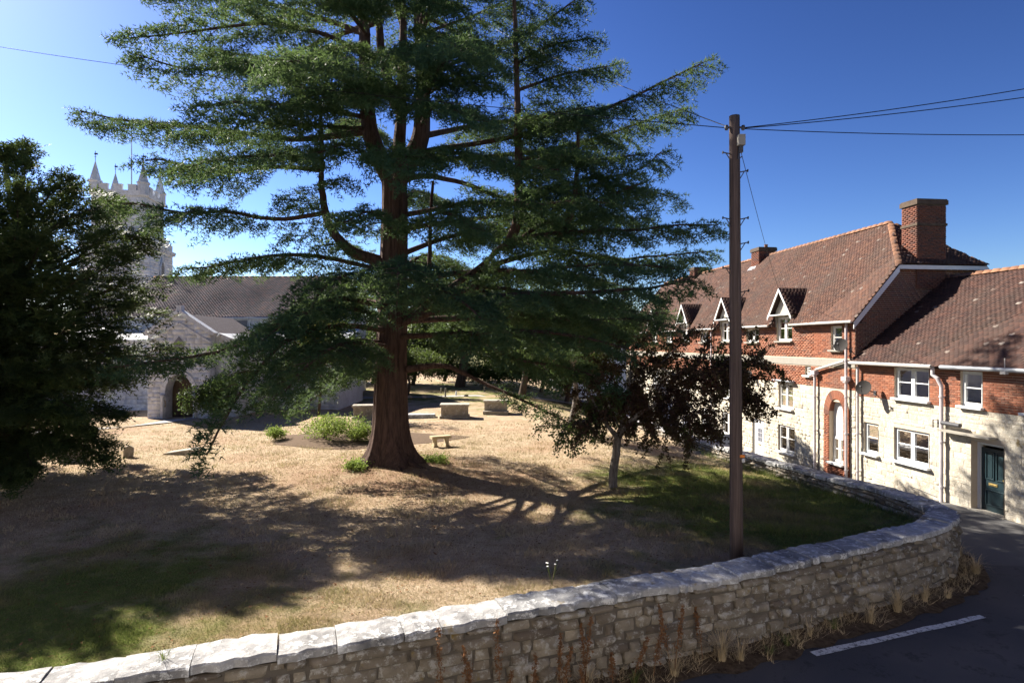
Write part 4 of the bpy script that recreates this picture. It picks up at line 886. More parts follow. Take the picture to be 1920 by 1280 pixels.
clock(tx, -ty, 2.37); clock(ty, tx, 2.37)
mm = MB(); f = lambda q, z: Tw(3.02, q, z); mm.prism([f(-.5, 10.95), f(.5, 10.95), f(.5, 12.5), f(.28, 13.05), f(0, 13.35), f(-.28, 13.05), f(-.5, 12.5)], tx*.02); bo = mm.build('belfry_opening', 'slate', tw)
mm = MB()
for z in np.arange(11.1, 12.9, .22): mm.box(f(0, z)+tx*.04, (.9, .12, .04), ty, tx)
mm.build('louvres', 'timber_grey', bo); mm = MB()
for (p0_, p1_) in (((-.55, 10.9), (-.55, 12.5)), ((-.55, 12.5), (0, 13.45)), ((0, 13.45), (.55, 12.5)), ((.55, 12.5), (.55, 10.9))): mm.tube([f(*p0_)+tx*.05, f(*p1_)+tx*.05], .09, 6)
mm.build('hood_mould', 'church_stone', bo)

# ------------------------------------------------------------------ churchyard furniture
def chest_tomb(px, py, d, ln, wd, ht, rz, label, step=False):
    b = P(px, py, d); z = float(lawnz(b[0], b[1])); t = thing('chest_tomb', (b[0], b[1], z), label, 'tomb', 'chest tombs on the far lawn')
    ca, sa = math.cos(rz), math.sin(rz); ax, ay = (ca, sa, 0), (-sa, ca, 0); m = MB(); m.box((b[0], b[1], z+.04), (ln+.16, wd+.16, .2), ax, ay); m.build('plinth', 'tomb_stone', t)
    m = MB(); m.box((b[0], b[1], z+.14+ht/2-.05), (ln-.08, wd-.08, ht-.1), ax, ay)
    for i in (-1, 1):
        for j in (-1, 1): m.box(np.array([b[0], b[1], z+.12+ht/2-.05])+np.array(ax)*i*(ln/2-.08)+np.array(ay)*j*(wd/2-.05), (.16, .12, ht-.12), ax, ay)
    m.build('chest', 'tomb_stone', t)
    m = MB(); m.box((b[0], b[1], z+.13+ht-.02), (ln+.14, wd+.14, .09), ax, ay); m.box((b[0], b[1], z+.13+ht-.09), (ln+.04, wd+.04, .05), ax, ay); m.build('top_slab', 'tomb_stone', t)
    if step: m = MB(); c_ = np.array([b[0], b[1], z+.1])-np.array(ay)*(wd/2+.2); m.box(c_, (ln+.1, .34, .24), ax, ay); m.build('step', 'tomb_stone', t)
chest_tomb(853, 783, 33.8, 1.5, .95, .62, .05, 'weathered stone chest tomb just right of the cedar trunk')
chest_tomb(930, 775, 36.0, 1.35, .85, .66, -.02, 'stone chest tomb with front step, farther right of the two in sun', True)
chest_tomb(688, 785, 33.4, 1.4, .8, .62, .15, 'stone chest tomb half hidden left of the cedar trunk')
b = P(785, 782, 34); z = float(lawnz(b[0], b[1])); m = MB(); m.box((b[0], b[1], z+.07), (1.9, .9, .16), (.99, .1, 0), (-.1, .99, 0)); m.box((b[0]+.03, b[1], z+.18), (1.75, .75, .07), (.99, .1, 0), (-.1, .99, 0)); tag(m.build('ledger_stone', 'coping_stone'), 'low flat pale ledger stone in shade beside the cedar trunk', 'gravestone')
b = P(826, 838, 24.2); z = float(lawnz(b[0], b[1])); bt = thing('stone_bench', (b[0], b[1], z), 'small buff stone bench on the sunlit dry grass', 'bench')
ax, ay = (.9, .436, 0), (-.436, .9, 0); m = MB(); m.box((b[0], b[1], z+.38), (.82, .34, .11), ax, ay); m.build('seat', 'bench_stone', bt)
for sg in (-1, 1): m = MB(); m.box(np.array([b[0], b[1], z+.15])+np.array(ax)*sg*.25, (.13, .26, .36), ax, ay); m.box(np.array([b[0], b[1], z+.03])+np.array(ax)*sg*.25, (.18, .3, .07), ax, ay); m.build('leg', 'bench_stone', bt)
def headstone(px, py, d, wd, ht, th, label, rz=.1, tilt=0.06, mat='tomb_stone', rounded=True):
    b = P(px, py, d); z = float(lawnz(b[0], b[1]))-.08; u = np.array([math.cos(rz), math.sin(rz), 0]); f = np.array([-u[1], u[0], 0]); up = ZU+f*tilt+u*tilt*.5; pts = []
    pts = [(-wd/2, 0), (wd/2, 0), (wd/2, ht*.72)]+([(wd/2*math.cos(a), ht*.72+ht*.28*math.sin(a)) for a in np.linspace(.3, math.pi-.3, 7)] if rounded else [(wd/2, ht)])+([(-wd/2, ht*.72)] if rounded else [(-wd/2, ht)])
    m = MB(); c_ = np.array([b[0], b[1], z]); m.prism([c_+u*a+up*q for a, q in pts], f*th); return tag(m.build('headstone', mat), label, 'gravestone', 'scattered headstones')
headstone(240, 859, 21.9, .32, .5, .14, 'small dark rounded headstone on the sunlit grass beyond the yew', .5, .1)
headstone(132, 868, 21.2, .9, .75, .3, 'broad dark headstone half hidden under the yew tree', .1)
for px, py, d, hgt, lab in ((835, 744, 47, .75, 'thin leaning grave post on the far green lawn'), (827, 736, 51, .5, 'short grave post behind the leaning one on the far lawn'), (855, 741, 48, .45, 'small white grave marker by the far ivy clad trunk'), (874, 744, 47.5, .25, 'low grey stone on the far lawn by the path'), (908, 733, 52, .5, 'narrow grave post on the far lawn right of the ivy clad trunk'), (795, 747, 46, .3, 'small rounded stone beneath the pale umbrella shaped tree'), (768, 747, 46, .28, 'tiny stone beside the cedar trunk edge on the far lawn')):
    headstone(px, py, d, .12 if hgt > .3 else .35, hgt, .1, lab, .2, .08, 'tomb_stone' if 'white' not in lab else 'sign_white', hgt < .3)
b = P(345, 850, 22.8); z = float(lawnz(b[0], b[1])); m = MB(); m.prism([(b[0]-.75, b[1]-.25, z-.02), (b[0]+.55, b[1]-.3, z-.02), (b[0]+.6, b[1]-.3, z+.17), (b[0]+.35, b[1]-.27, z+.2), (b[0]-.6, b[1]-.25, z+.06)], (.05, .45, .02)); tag(m.build('fallen_stone', 'tomb_stone'), 'fallen wedge of stone lying flat on the dry grass before the porch', 'gravestone')
b = P(1356, 828, 26.5); sg_ = thing('notice_board', (b[0], b[1], float(lawnz(b[0], b[1]))), 'small white notice board with faded lines standing by the lane wall', 'sign')
u = np.array([.86, -.5, 0]); f = np.array([-.5, -.86, 0]); c_ = b+ZU*.08; m = MB(); m.box(c_, (1.0, .04, .55), u, f); m.build('panel', 'sign_white', sg_)
for i, (rowz, xs) in enumerate(((.14, ((-.3, .12), (-.1, .2), (.14, .18))), (0, ((-.08, .1), (.06, .08))), (-.13, ((-.3, .2), (-.02, .26), (.27, .14))))):
    for (x, wd) in xs: m = MB(); m.box(c_+u*x+f*.022+ZU*rowz, (wd, .006, .06), u, f); m.build('lettering', 'sign_ink', sg_)
for q in (-.35, .35): m = MB(); m.box(c_+u*q-f*.03-ZU*.5, (.06, .05, 1.1), u, f); m.build('leg', 'timber_grey', sg_)
# far cottage at the end of the lane
fc = thing('white_cottage', (8, 66, -1.1), 'distant pale rendered cottage glimpsed through the trees at the lane end', 'house')
m = MB(); m.prism([(4.5, 66, -1.3), (15.5, 66, -1.3), (15.5, 66, 3.6), (4.5, 66, 3.6)], (0, 6, 0)); m.build('wall', 'render_white', fc)
m = MB(); m.prism([(4.2, 65.6, 3.5), (4.2, 72.4, 3.5), (4.2, 69, 6.6)], (11.6, 0, 0)); m.build('roof', 'slate', fc)
for x in (6.2, 9.4, 12.8):
    for z in (.3, 2.5): m = MB(); m.box((x, 65.98, z), (1.0, .08, 1.1)); wo_ = m.build('window', 'white_paint', fc); m = MB(); m.box((x-.23, 65.93, z), (.36, .03, .9)); m.box((x+.23, 65.93, z), (.36, .03, .9)); m.build('pane', 'slate', wo_)

# ------------------------------------------------------------------ trees
def unit(v): return v/(np.linalg.norm(v, axis=-1, keepdims=True)+1e-9)
def needle_template(R, nodes=4, per=3, ln=.42, nl=.13, nw=.05, flat=False, sub=2):
    """A twig with rosettes of needles; x along the twig, z up."""
    V = []; F = []
    def tri(a, b, c_): o = len(V); V.extend((a, b, c_)); F.append((o, o+1, o+2))
    stems = [(np.zeros(3), np.array([1, 0, 0]), ln)]
    for k in range(sub): x = ln*(.25+.4*k/max(1, sub-1)); sg = 1 if k % 2 else -1; stems.append((np.array([x, 0, -.02*x]), unit(np.array([.7, sg*.75, -.05])), ln*.55))
    for o, d, l in stems:
        e = o+d*l+np.array([0, 0, -.1*l]); side = np.cross(d, [0, 0, 1]); tri(o+side*.006, o-side*.006, e)
        nn = max(2, int(nodes*l/ln))
        for i in range(nn):
            c_ = o+(e-o)*(i+.6)/nn
            for j in range(per):
                if flat: a = (1 if j % 2 else -1)*R.uniform(.5, 1.1); v = d*math.cos(a)+side*math.sin(a)+np.array([0, 0, R.uniform(-.15, .3)])
                else: a = R.uniform(0, 2*math.pi); v = d*R.uniform(.1, .7)+side*math.cos(a)*.9+np.array([0, 0, math.sin(a)*.7+.25])
                v = unit(v); w_ = unit(np.cross(v, R.uniform(-1, 1, 3))) if not flat else unit(np.cross(v, [0, 0, 1])+R.uniform(-.3, .3, 3)); L_ = nl*R.uniform(.7, 1.2)
                tri(c_+w_*nw/2, c_-w_*nw/2, c_+v*L_)
    return np.array(V), np.array(F)
def scatter(templates, P_, T_, U_, S_):
    n = len(P_); which = RNG.integers(0, len(templates), n); Vs = []; Fs = []; o = 0
    T_ = unit(T_); B_ = unit(np.cross(U_, T_)); U2 = np.cross(T_, B_)
    for k, (V, F) in enumerate(templates):
        i = np.nonzero(which == k)[0]
        if not len(i): continue
        W = P_[i][:, None]+S_[i][:, None, None]*(V[None, :, :1]*T_[i][:, None]+V[None, :, 1:2]*B_[i][:, None]+V[None, :, 2:]*U2[i][:, None])
        Vs.append(W.reshape(-1, 3)); Fs.append((np.arange(len(i))[:, None, None]*len(V)+F[None]).reshape(-1, 3)+o); o += len(i)*len(V)
    return np.vstack(Vs), np.vstack(Fs)
class Spr:
    def __init__(s): s.p = []; s.t = []; s.u = []; s.s = []; s.tv = []; s.tf = []; s.o = 0
    def add(s, p, t, u, sc): s.p.append(p); s.t.append(t); s.u.append(u); s.s.append(sc)
    def twig(s, pts, r):
        V, F = tube_np(pts, r, 3); s.tv.append(V); s.tf.append(F+s.o); s.o += len(V)
    def arrays(s): return np.array(s.p), np.array(s.t), np.array(s.u), np.array(s.s)
def dress(sp, path, R, start=.25, step=.24, l2=1.5, droop=.25, sprays=.15, size=1.0, side_ang=(.8, 1.2), updown=.12, fringe=1.0):
    """Flat tier of side branches and sprays along a limb."""
    path = np.asarray(path); sl_ = np.concatenate([[0], np.cumsum(np.linalg.norm(np.diff(path, axis=0), axis=1))]); Lg = sl_[-1]; s = Lg*start; sg = 1
    while s < Lg:
        f = s/Lg; p = np.array([np.interp(s, sl_, path[:, k]) for k in range(3)]); q = np.array([np.interp(min(Lg, s+.15), sl_, path[:, k]) for k in range(3)])
        pm = np.array([np.interp(max(0, s-.15), sl_, path[:, k]) for k in range(3)]); t = unit(q-pm); hor = unit(np.array([t[0], t[1], .0])+1e-6); sd = np.array([-hor[1], hor[0], 0])*sg
        a = R.uniform(*side_ang)*(1-.45*max(0, f-.5)); prof = min(1, (f-start+.12)/.3)*(1-.78*max(0, (f-.45)/.55)); ln = max(.25, l2*prof*R.uniform(.6, 1.15))
        d = unit(hor*math.cos(a)+sd*math.sin(a)+ZU*(R.uniform(-updown, updown)+.05)); n = max(3, int(ln/.22)+1); k = np.linspace(0, 1, n)[:, None]
        br = p+d*ln*k+hor*.12*ln*k*k-ZU*droop*ln*k**2; sp.twig(br, np.linspace(.018, .005, n))
        m = max(2, int(ln/sprays))
        for j in range(m):
            g = (j+.7)/m; c_ = p+d*ln*g+hor*.12*ln*g*g-ZU*droop*ln*g*g; td = unit(d+hor*.24*g-ZU*2*droop*g*.8)
            for e in (-1, 1):
                if R.random() < .12: continue
                b = R.uniform(.45, 1.0)*e; hs = unit(np.cross(ZU, td)); dd = unit(td*math.cos(b)+hs*math.sin(b)+ZU*R.uniform(-1.0, .12)*fringe)
                sp.add(c_+R.normal(0, .035, 3)+ZU*R.uniform(-.16, .05), dd, unit(ZU+R.normal(0, .22, 3)), size*R.uniform(.7, 1.15))
        sp.add(br[-1], unit(br[-1]-br[-2]-ZU*.15*fringe), ZU, size); sp.add(p+ZU*.05, unit(hor+sd*R.uniform(-.9, .9)+ZU*R.uniform(-.3, .5)), ZU, size); s += step*R.uniform(.7, 1.3); sg = -sg
    sp.add(path[-1], unit(path[-1]-path[-2]), ZU, size); sp.twig(path[-3:], .012)
def limb_part(tree, pts, r0, r1, mat, name='limb', seg=6, sides=9, wob=.05, R=RNG):
    path = smooth_path(pts, seg=seg); n = len(path); w_ = R.normal(0, wob, (n, 3)); w_[0] = 0; path = path+np.cumsum(w_, 0)*.25*np.sin(np.linspace(0, math.pi, n))[:, None]
    V, F = tube_np(path, r0+(r1-r0)*np.linspace(0, 1, n)**.8, sides); link(name, np_mesh(name, V, F, True), mat, tree); return path
def crown(tree, sp, templates, mat, name='crown'):
    V, F = scatter(templates, *sp.arrays()); o = link(name, np_mesh(name, V, F), mat, tree); o['kind'] = 'stuff'
    if sp.tv: o = link('twigs', np_mesh('twigs', np.vstack(sp.tv), np.vstack(sp.tf)), 'dark_bark', tree); o['kind'] = 'stuff'
# ---- the big cedar
TB = np.array([-4.1, 20.0, float(lawnz(-4.1, 20.0))])
cd = thing('cedar_tree', tuple(TB), 'huge spreading cedar with red brown trunk and layered drooping branches on the lawn', 'tree')
DT = 20.0
def PL(*pts): return [P(a, b, DT+c_) for a, b, c_ in pts]
tpts = smooth_path([TB-ZU*.15, P(731, 862, 20), P(731, 800, 20), P(732, 700, 20), P(735, 600, 20), P(738, 480, 20), P(740, 380, 20), P(738, 310, 20)], seg=14)
n = len(tpts); zz = tpts[:, 2]-TB[2]; rad = .50+.11*np.exp(-zz/3.0)+.36*np.exp(-np.maximum(zz, 0)/.45)-.012*zz
NA = 120; a = np.arange(NA)*2*math.pi/NA; V = []
for i in range(n):
    fl = 1+.022*np.abs(np.sin(a*14+1.3*np.sin(zz[i]*1.1)+.8*np.sin(a*3)))+.014*np.abs(np.sin(a*23+2*np.sin(zz[i]*.7+a*2)))+(.16*np.exp(-max(0, zz[i])/.5)+.03)*np.sin(a*5+.6)+.035*np.sin(a*11+zz[i]*.25)+.02*np.sin(a*17+1)
    V.append(np.stack([tpts[i][0]+rad[i]*fl*np.cos(a), tpts[i][1]+rad[i]*fl*np.sin(a), np.full(NA, tpts[i][2])], -1))
V = np.vstack(V); ii = np.arange(n-1)[:, None]*NA; k = np.arange(NA)[None]; F = np.stack([ii+k, ii+(k+1) % NA, ii+NA+(k+1) % NA, ii+NA+k], -1).reshape(-1, 4)
link('trunk', np_mesh('trunk', V, F, True), 'cedar_bark', cd)
for ang, ln in ((-.5, 1.5), (-1.1, 1.3), (.4, 1.2), (3.6, 1.4), (4.2, 1.1), (2.4, 1.2)):
    pts = [TB+np.array([math.cos(ang)*r_, math.sin(ang)*r_, 0]) for r_ in (.55, .8, 1.1, ln+.3)]
    for q, h_ in zip(pts, (.3, .1, .03, -.08)): q[2] = float(lawnz(q[0], q[1]))+h_
    limb_part(cd, pts, .2, .05, 'cedar_bark', 'root', 4, 8)
CR = np.random.default_rng(4); sp = Spr()
stems = [[(735, 340, 0), (700, 270, 0), (688, 200, 0), (684, 100, 0), (680, -40, 0), (690, -250, .3), (700, -420, .5)], [(742, 340, 0), (785, 270, 0), (792, 190, 0), (790, 90, 0), (778, -60, 0), (770, -260, 0), (760, -460, 0)],
         [(742, 200, .4), (715, 100, .8), (708, 0, 1), (712, -150, 1.3)], [(745, 330, .3), (750, 200, .9), (752, 50, 1.2), (745, -150, 1.5)]]
SR = [.36, .38, .2, .26]
for st, r_ in zip(stems, SR): limb_part(cd, PL(*st), r_, .08, 'cedar_bark', 'stem')
cand = [[(725, 495, 0), (660, 468, -.3), (618, 420, -.4), (606, 355, -.4), (604, 270, -.4), (600, 190, -.3)], [(950, 470, -.4), (968, 410, -.4), (970, 300, -.3), (969, 180, -.2), (966, 60, 0), (962, -80, 0)], [(1050, 448, -.8), (1073, 390, -.8), (1080, 320, -.7), (1084, 240, -.6)], [(745, 600, .2), (795, 560, .6), (806, 500, .8), (809, 420, .9), (812, 340, 1)]]
for st, r_ in zip(cand, (.22, .2, .13, .12)):
    pth = limb_part(cd, PL(*st), r_, .05, 'cedar_bark', 'stem')
LIMBS = [
 # left side, top to bottom
 [(690, -60, 0), (590, -90, -.8), (470, -100, -1.5), (360, -90, -2)], [(690, 60, 0), (560, 20, 1), (420, -8, 1.5), (300, -5, 2)],
 [(690, 100, 0), (600, 62, -1), (480, 45, -2), (370, 60, -2.5), (240, 72, -3)], [(690, 190, 0), (590, 170, -.5), (470, 130, -1.5), (360, 128, -2), (262, 104, -2.5)],
 [(690, 160, 0), (590, 130, 1), (480, 110, 2), (390, 90, 3)],
 [(690, 240, 0), (560, 262, .5), (440, 250, 1), (320, 238, 1), (230, 226, 1.2), (150, 208, 1.2)], [(690, 235, 0), (600, 240, -1.5), (500, 235, -2.5), (410, 220, -3)],
 [(604, 320, -.4), (510, 312, -1), (400, 322, -1), (300, 298, -1), (272, 302, -1)], [(605, 400, -.4), (520, 412, -1), (430, 398, -1.5), (340, 400, -2), (260, 384, -2.3), (212, 385, -2.5)],
 [(705, 500, 0), (590, 478, -1), (480, 478, -1.5), (400, 498, -2), (350, 503, -2)],
 [(715, 570, 0), (640, 560, -2), (540, 600, -3.5), (440, 645, -4.5), (340, 668, -5), (215, 688, -5)],
 [(715, 610, 0), (640, 612, -2), (540, 640, -3.8), (470, 710, -4.8), (420, 790, -5.4), (388, 852, -5.7)], [(708, 650, -.4), (640, 672, -2), (570, 700, -3.5), (500, 760, -4.6)],
 [(708, 630, 0), (640, 640, -1.5), (560, 665, -2.5), (450, 700, -3)], [(705, 560, 0), (640, 560, 2), (570, 580, 4)], [(712, 680, .2), (660, 690, -.5), (610, 720, -1), (560, 765, -1.5)],
 [(604, 300, -.4), (510, 290, -2.5), (410, 300, -4), (335, 318, -4.5)], [(690, 215, 0), (570, 200, -3), (450, 190, -4.5), (360, 200, -5)], [(738, 590, 0), (650, 575, -2.5), (560, 590, -4.2), (490, 640, -5.2)], [(738, 640, 0), (650, 640, -3), (580, 680, -5), (530, 740, -6)],
 # right side
 [(790, -40, 0), (880, -70, 0), (980, -90, 0)], [(795, 60, 0), (880, 30, 1), (960, -5, 1.5)], [(790, 150, 0), (880, 100, -.5), (980, 65, -1), (1050, 20, -1), (1090, -8, -1)],
 [(968, 120, 0), (1030, 90, 0), (1115, 72, 0)], [(970, 170, 0), (1050, 140, .3), (1155, 122, .6)], [(820, 280, 0), (950, 258, 0), (1080, 222, -.5), (1180, 182, -1), (1250, 150, -1), (1320, 117, -1.2)],
 [(840, 300, 0), (1000, 285, 1), (1120, 258, 1), (1220, 225, 1), (1285, 204, 1)], [(800, 330, 0), (880, 345, .5), (960, 368, .5), (1080, 335, 0), (1190, 318, 0), (1240, 285, 0)], [(970, 380, 0), (1060, 352, 1), (1170, 350, 1.5), (1270, 372, 1.8)],
 [(800, 395, 0), (880, 380, -1), (980, 385, -2), (1090, 375, -2.5), (1200, 392, -3)], [(760, 610, 0), (840, 545, 0), (905, 502, 0), (955, 462, -.5), (1060, 442, -1), (1180, 437, -1), (1270, 424, -1.5), (1347, 422, -1.5)],
 [(900, 505, 0), (980, 482, 1), (1060, 472, 1), (1150, 488, 1.5), (1240, 480, 1.5), (1335, 471, 1.5)], [(780, 600, 0), (880, 565, -1.5), (1000, 550, -3), (1120, 545, -3.5), (1240, 535, -4), (1310, 515, -4)],
 [(790, 590, 0), (900, 596, 1.5), (1020, 600, 2.5), (1140, 620, 3), (1240, 640, 3.5)], [(780, 620, 0), (870, 625, -2), (980, 620, -3.2), (1080, 630, -3.6), (1180, 655, -3.8)], [(820, 560, 0), (920, 540, 1), (1040, 560, 2), (1160, 580, 3), (1260, 590, 3.5)],
 # fuller right-hand tiers, farther back
 [(788, 250, 0), (900, 235, 3), (1030, 215, 4.5), (1140, 200, 5)], [(745, 420, 0), (880, 410, 3), (1010, 400, 4.5), (1120, 410, 5)], [(745, 520, 0), (880, 510, 3), (1010, 515, 4.5), (1130, 530, 5), (1230, 560, 5)], [(745, 590, 0), (880, 600, 3.5), (1000, 640, 5), (1100, 670, 6)],
 [(905, 502, 0), (980, 510, -1.5), (1080, 500, -2.5), (1190, 495, -3), (1270, 505, -3.2)], [(880, 530, 0), (980, 590, -.5), (1080, 600, -1), (1190, 600, -1), (1260, 615, -1)], [(970, 300, 0), (1040, 290, -1.5), (1130, 300, -2.5), (1200, 290, -3)], [(970, 240, 0), (1040, 215, -1), (1110, 200, -1.5)],
 [(960, 462, -.5), (1020, 420, 1), (1110, 405, 2), (1220, 412, 2.5)], [(1073, 390, -.8), (1130, 370, -.8), (1200, 345, -1)], [(860, 620, -1), (960, 670, -2), (1060, 690, -2.5), (1150, 720, -2.8)],
 # long boughs reaching towards the road
 [(690, 200, 0), (650, 150, -3.5), (590, 120, -6), (540, 115, -8)], [(788, 200, 0), (830, 120, -4), (870, 95, -7)], [(690, 60, 0), (620, -20, -4), (560, -60, -7)], [(788, 60, 0), (840, -60, -4), (880, -130, -7)],
 # in front of the upper trunk
 [(690, 110, 0), (660, 90, -2), (610, 100, -3.5)], [(788, 100, 0), (830, 70, -2), (890, 80, -3.5)], [(690, 30, 0), (680, 10, -2.5), (660, 20, -4)], [(788, 40, 0), (800, 10, -2.5), (830, 20, -4)], [(788, 180, 0), (850, 150, -2), (910, 165, -3.5)], [(690, 190, 0), (640, 180, -2.2), (580, 195, -3.8)],
 # towards and away from the camera
 [(738, 340, -.4), (750, 292, -2.5), (762, 288, -4), (768, 345, -4.8)], [(738, 530, -.4), (748, 492, -2.5), (745, 510, -4.2), (742, 590, -5.2)], [(738, 430, -.4), (700, 400, -2.5), (640, 420, -4.2)], [(742, 440, -.4), (820, 400, -2.5), (890, 430, -4)],
 [(736, 200, -.4), (715, 165, -3), (690, 190, -5)], [(742, 230, -.4), (820, 195, -3), (900, 228, -5)], [(742, 575, -.4), (805, 535, -2.5), (860, 560, -4.2), (905, 600, -5)], [(732, 560, -.4), (680, 515, -2.5), (620, 535, -4.2), (575, 590, -5)],
 [(740, 140, -.4), (770, 100, -2.5), (800, 115, -4)], [(736, 300, -.3), (660, 270, -2), (590, 290, -3.5)], [(742, 310, -.3), (850, 285, -2), (960, 310, -3.2), (1060, 320, -3.6)],
 [(740, 380, .4), (780, 360, 3), (810, 370, 6)], [(735, 250, .4), (680, 230, 3), (640, 225, 6)], [(740, 500, .4), (800, 480, 3), (850, 500, 6)], [(740, 120, .4), (770, 90, 3), (790, 80, 6)], [(740, 560, .4), (690, 540, 3), (640, 560, 6.5)], [(735, 470, .4), (860, 440, 2), (980, 430, 4), (1080, 420, 5)],
]
for lb in LIMBS:
    x0_, y0_, c0_ = lb[0]
    if x0_ not in (604, 605, 968, 970, 900, 905, 880, 960, 1073, 860): lb = [((738 if y0_ > 300 else (690 if x0_ < 738 else 788)), y0_+(12 if y0_ > 300 else 6), 0)]+(lb[1:] if abs(x0_-738) < 60 else lb)
    pts = PL(*lb); ln = sum(np.linalg.norm(pts[i+1]-pts[i]) for i in range(len(pts)-1)); r0 = .03+.009*ln
    if lb[0][:2] == (760, 610): r0 = .30
    lw_ = min(1.9, .55+.17*ln)*(.6 if lb[-1][:2] in ((215, 688), (450, 700), (388, 852)) else 1)
    path = limb_part(cd, pts, r0, .018, 'cedar_bark'); dress(sp, path, CR, .24 if ln > 4 else .1, .205, lw_, .3, .15, 1.04)
pth = limb_part(cd, PL((762, 692, 0), (800, 689, -.1), (838, 690, -.3), (868, 703, -.5), (940, 735, -1), (1010, 765, -1.5), (1072, 795, -1.8)), .13, .02, 'cedar_bark'); dress(sp, pth, CR, .55, .2, .7, .3, .17)
for lv in [q for q in range(34) if q % 4]:                                                           # crown above the frame
    zt = 15.5+lv*.21; ang = lv*2.4+CR.uniform(-.3, .3); ln = (8.2-.21*lv*1.0)*CR.uniform(.8, 1.1)*(.85 if lv < 4 else 1); ln = max(1.2, min(ln, 9.5*(23.4-zt)/8))
    o = np.array([-4.0+.5*math.cos(ang), 20.2, zt]); d = np.array([math.cos(ang), math.sin(ang), .0]); pts = [o+d*ln*t+ZU*(.12*ln*t-.10*ln*t*t) for t in (0, .33, .66, 1)]
    path = limb_part(cd, pts, .05+.01*ln, .015, 'cedar_bark'); dress(sp, path, CR, .2, .4, min(1.6, .5+.15*ln), .22, .22)
for st in cand[:3]:                                                            # short tiers on the upright stems
    pth = smooth_path(PL(*st), seg=4)
    for q in range(4, len(pth), 2):
        for _ in range(2):
            ang = CR.uniform(0, 6.28); ln = CR.uniform(.9, 1.9); d = np.array([math.cos(ang), math.sin(ang), .1]); dress(sp, [pth[q]+d*ln*t-ZU*.15*ln*t*t for t in (0, .33, .66, 1)], CR, .15, .26, .7, .2, .17)
ctpl = [needle_template(np.random.default_rng(i), 4, 4, .42, .135, .027) for i in range(6)]
crown(cd, sp, ctpl, 'cedar_needles'); print('cedar sprays', len(sp.p))
# ---- the yew at the left
YB = np.array([-15.6, 18.6, float(lawnz(-15.6, 18.6))]); yw = thing('yew_tree', tuple(YB), 'dense dark yew with branches sweeping to the grass at the left edge', 'tree')
V, F = tube_np(smooth_path([YB-ZU*.1, YB+[.1, 0, 1.5], YB+[0, .1, 4], YB+[.2, 0, 7], YB+[.3, 0, 9.3]]), np.linspace(.55, .08, 25), 14); link('trunk', np_mesh('trunk', V, F, True), 'dark_bark', yw)
YR = np.random.default_rng(8); ysp = Spr()
tg = [(85, 258, 18), (40, 265, 18), (150, 314, 17.8), (165, 330, 18.6), (205, 368, 17.6), (235, 410, 17.5), (268, 455, 17), (270, 500, 17.4), (268, 545, 17), (246, 592, 17.2), (226, 628, 16.8), (256, 650, 16.6), (259, 705, 16.8), (248, 775, 17), (190, 800, 16.2), (238, 830, 16.4), (225, 862, 16), (90, 872, 15.6), (52, 900, 15.2), (130, 840, 15.8), (10, 890, 15)]
tg += [(px, py, d) for px in (0, 60, 120, 180) for py, d in ((330, 16.2), (420, 15.6), (500, 15.2), (580, 15.6), (690, 15.2), (770, 15)) if px < (py-230)*.9]
def pad(sp, path, R, n, rad, size=1.0):
    path = np.asarray(path); m = len(path)-1
    for _ in range(n):
        f = .18+.82*R.random()**.75; x = f*m; k = min(int(x), m-1); c_ = path[k]+(path[k+1]-path[k])*(x-k); t = unit(path[k+1]-path[k]); off = unit(R.normal(0, 1, 3)*[1, 1, .75])*rad*R.random()**.4*min(1, (1.1-f)*2.2+.12)
        sp.add(c_+off, unit(t*.9+off/rad*.6+R.normal(0, .3, 3)-ZU*.2), unit(ZU+R.normal(0, .4, 3)), size*R.uniform(.7, 1.2))
for ang in np.linspace(3.9, 5.05, 13):                                          # boughs reaching towards the road, left of the frame
    for h0 in (1.6, 3.6, 5.6, 7.4):
        ln = 6.0*(1-.045*h0)*YR.uniform(.85, 1.05); o = YB+ZU*h0*.85; e = YB+np.array([math.cos(ang)*ln, math.sin(ang)*ln, h0+YR.uniform(-.3, .6)])
        path = limb_part(yw, [o, (o+e)/2+ZU*.3, e], .06, .012, 'dark_bark', seg=4); pad(ysp, path, YR, 60, .95, 1.9)
for px, py, d in tg:
    e = P(px-30+YR.uniform(-6, 6), py+(22 if py < 600 else 0), d); h0 = max(.9, min(8.6, (e[2]-YB[2])*YR.uniform(.55, .85))); o = YB+ZU*h0; md = o+(e-o)*.55+ZU*(.5 if e[2]-YB[2] < 3 else .2)
    path = limb_part(yw, [o, md, e], .06, .012, 'dark_bark', seg=7); pad(ysp, path, YR, 220, .52)
for k in range(40):                                                            # sides and back
    ang = YR.uniform(.6, 3.9); h0 = YR.uniform(1.2, 9); ln = 4.3*math.sqrt(max(.1, 1-((h0-3.5)/7)**2))*YR.uniform(.8, 1.1); o = YB+ZU*h0*.8; e = YB+np.array([math.cos(ang)*ln, math.sin(ang)*ln, h0+.5])
    path = limb_part(yw, [o, (o+e)/2+ZU*.3, e], .06, .012, 'dark_bark', seg=4); pad(ysp, path, YR, 90, .85, 1.5)
ytpl = [needle_template(np.random.default_rng(i+20), 5, 3, .36, .10, .036, True, 2) for i in range(5)]
crown(yw, ysp, ytpl, 'yew_needles'); print('yew sprays', len(ysp.p))
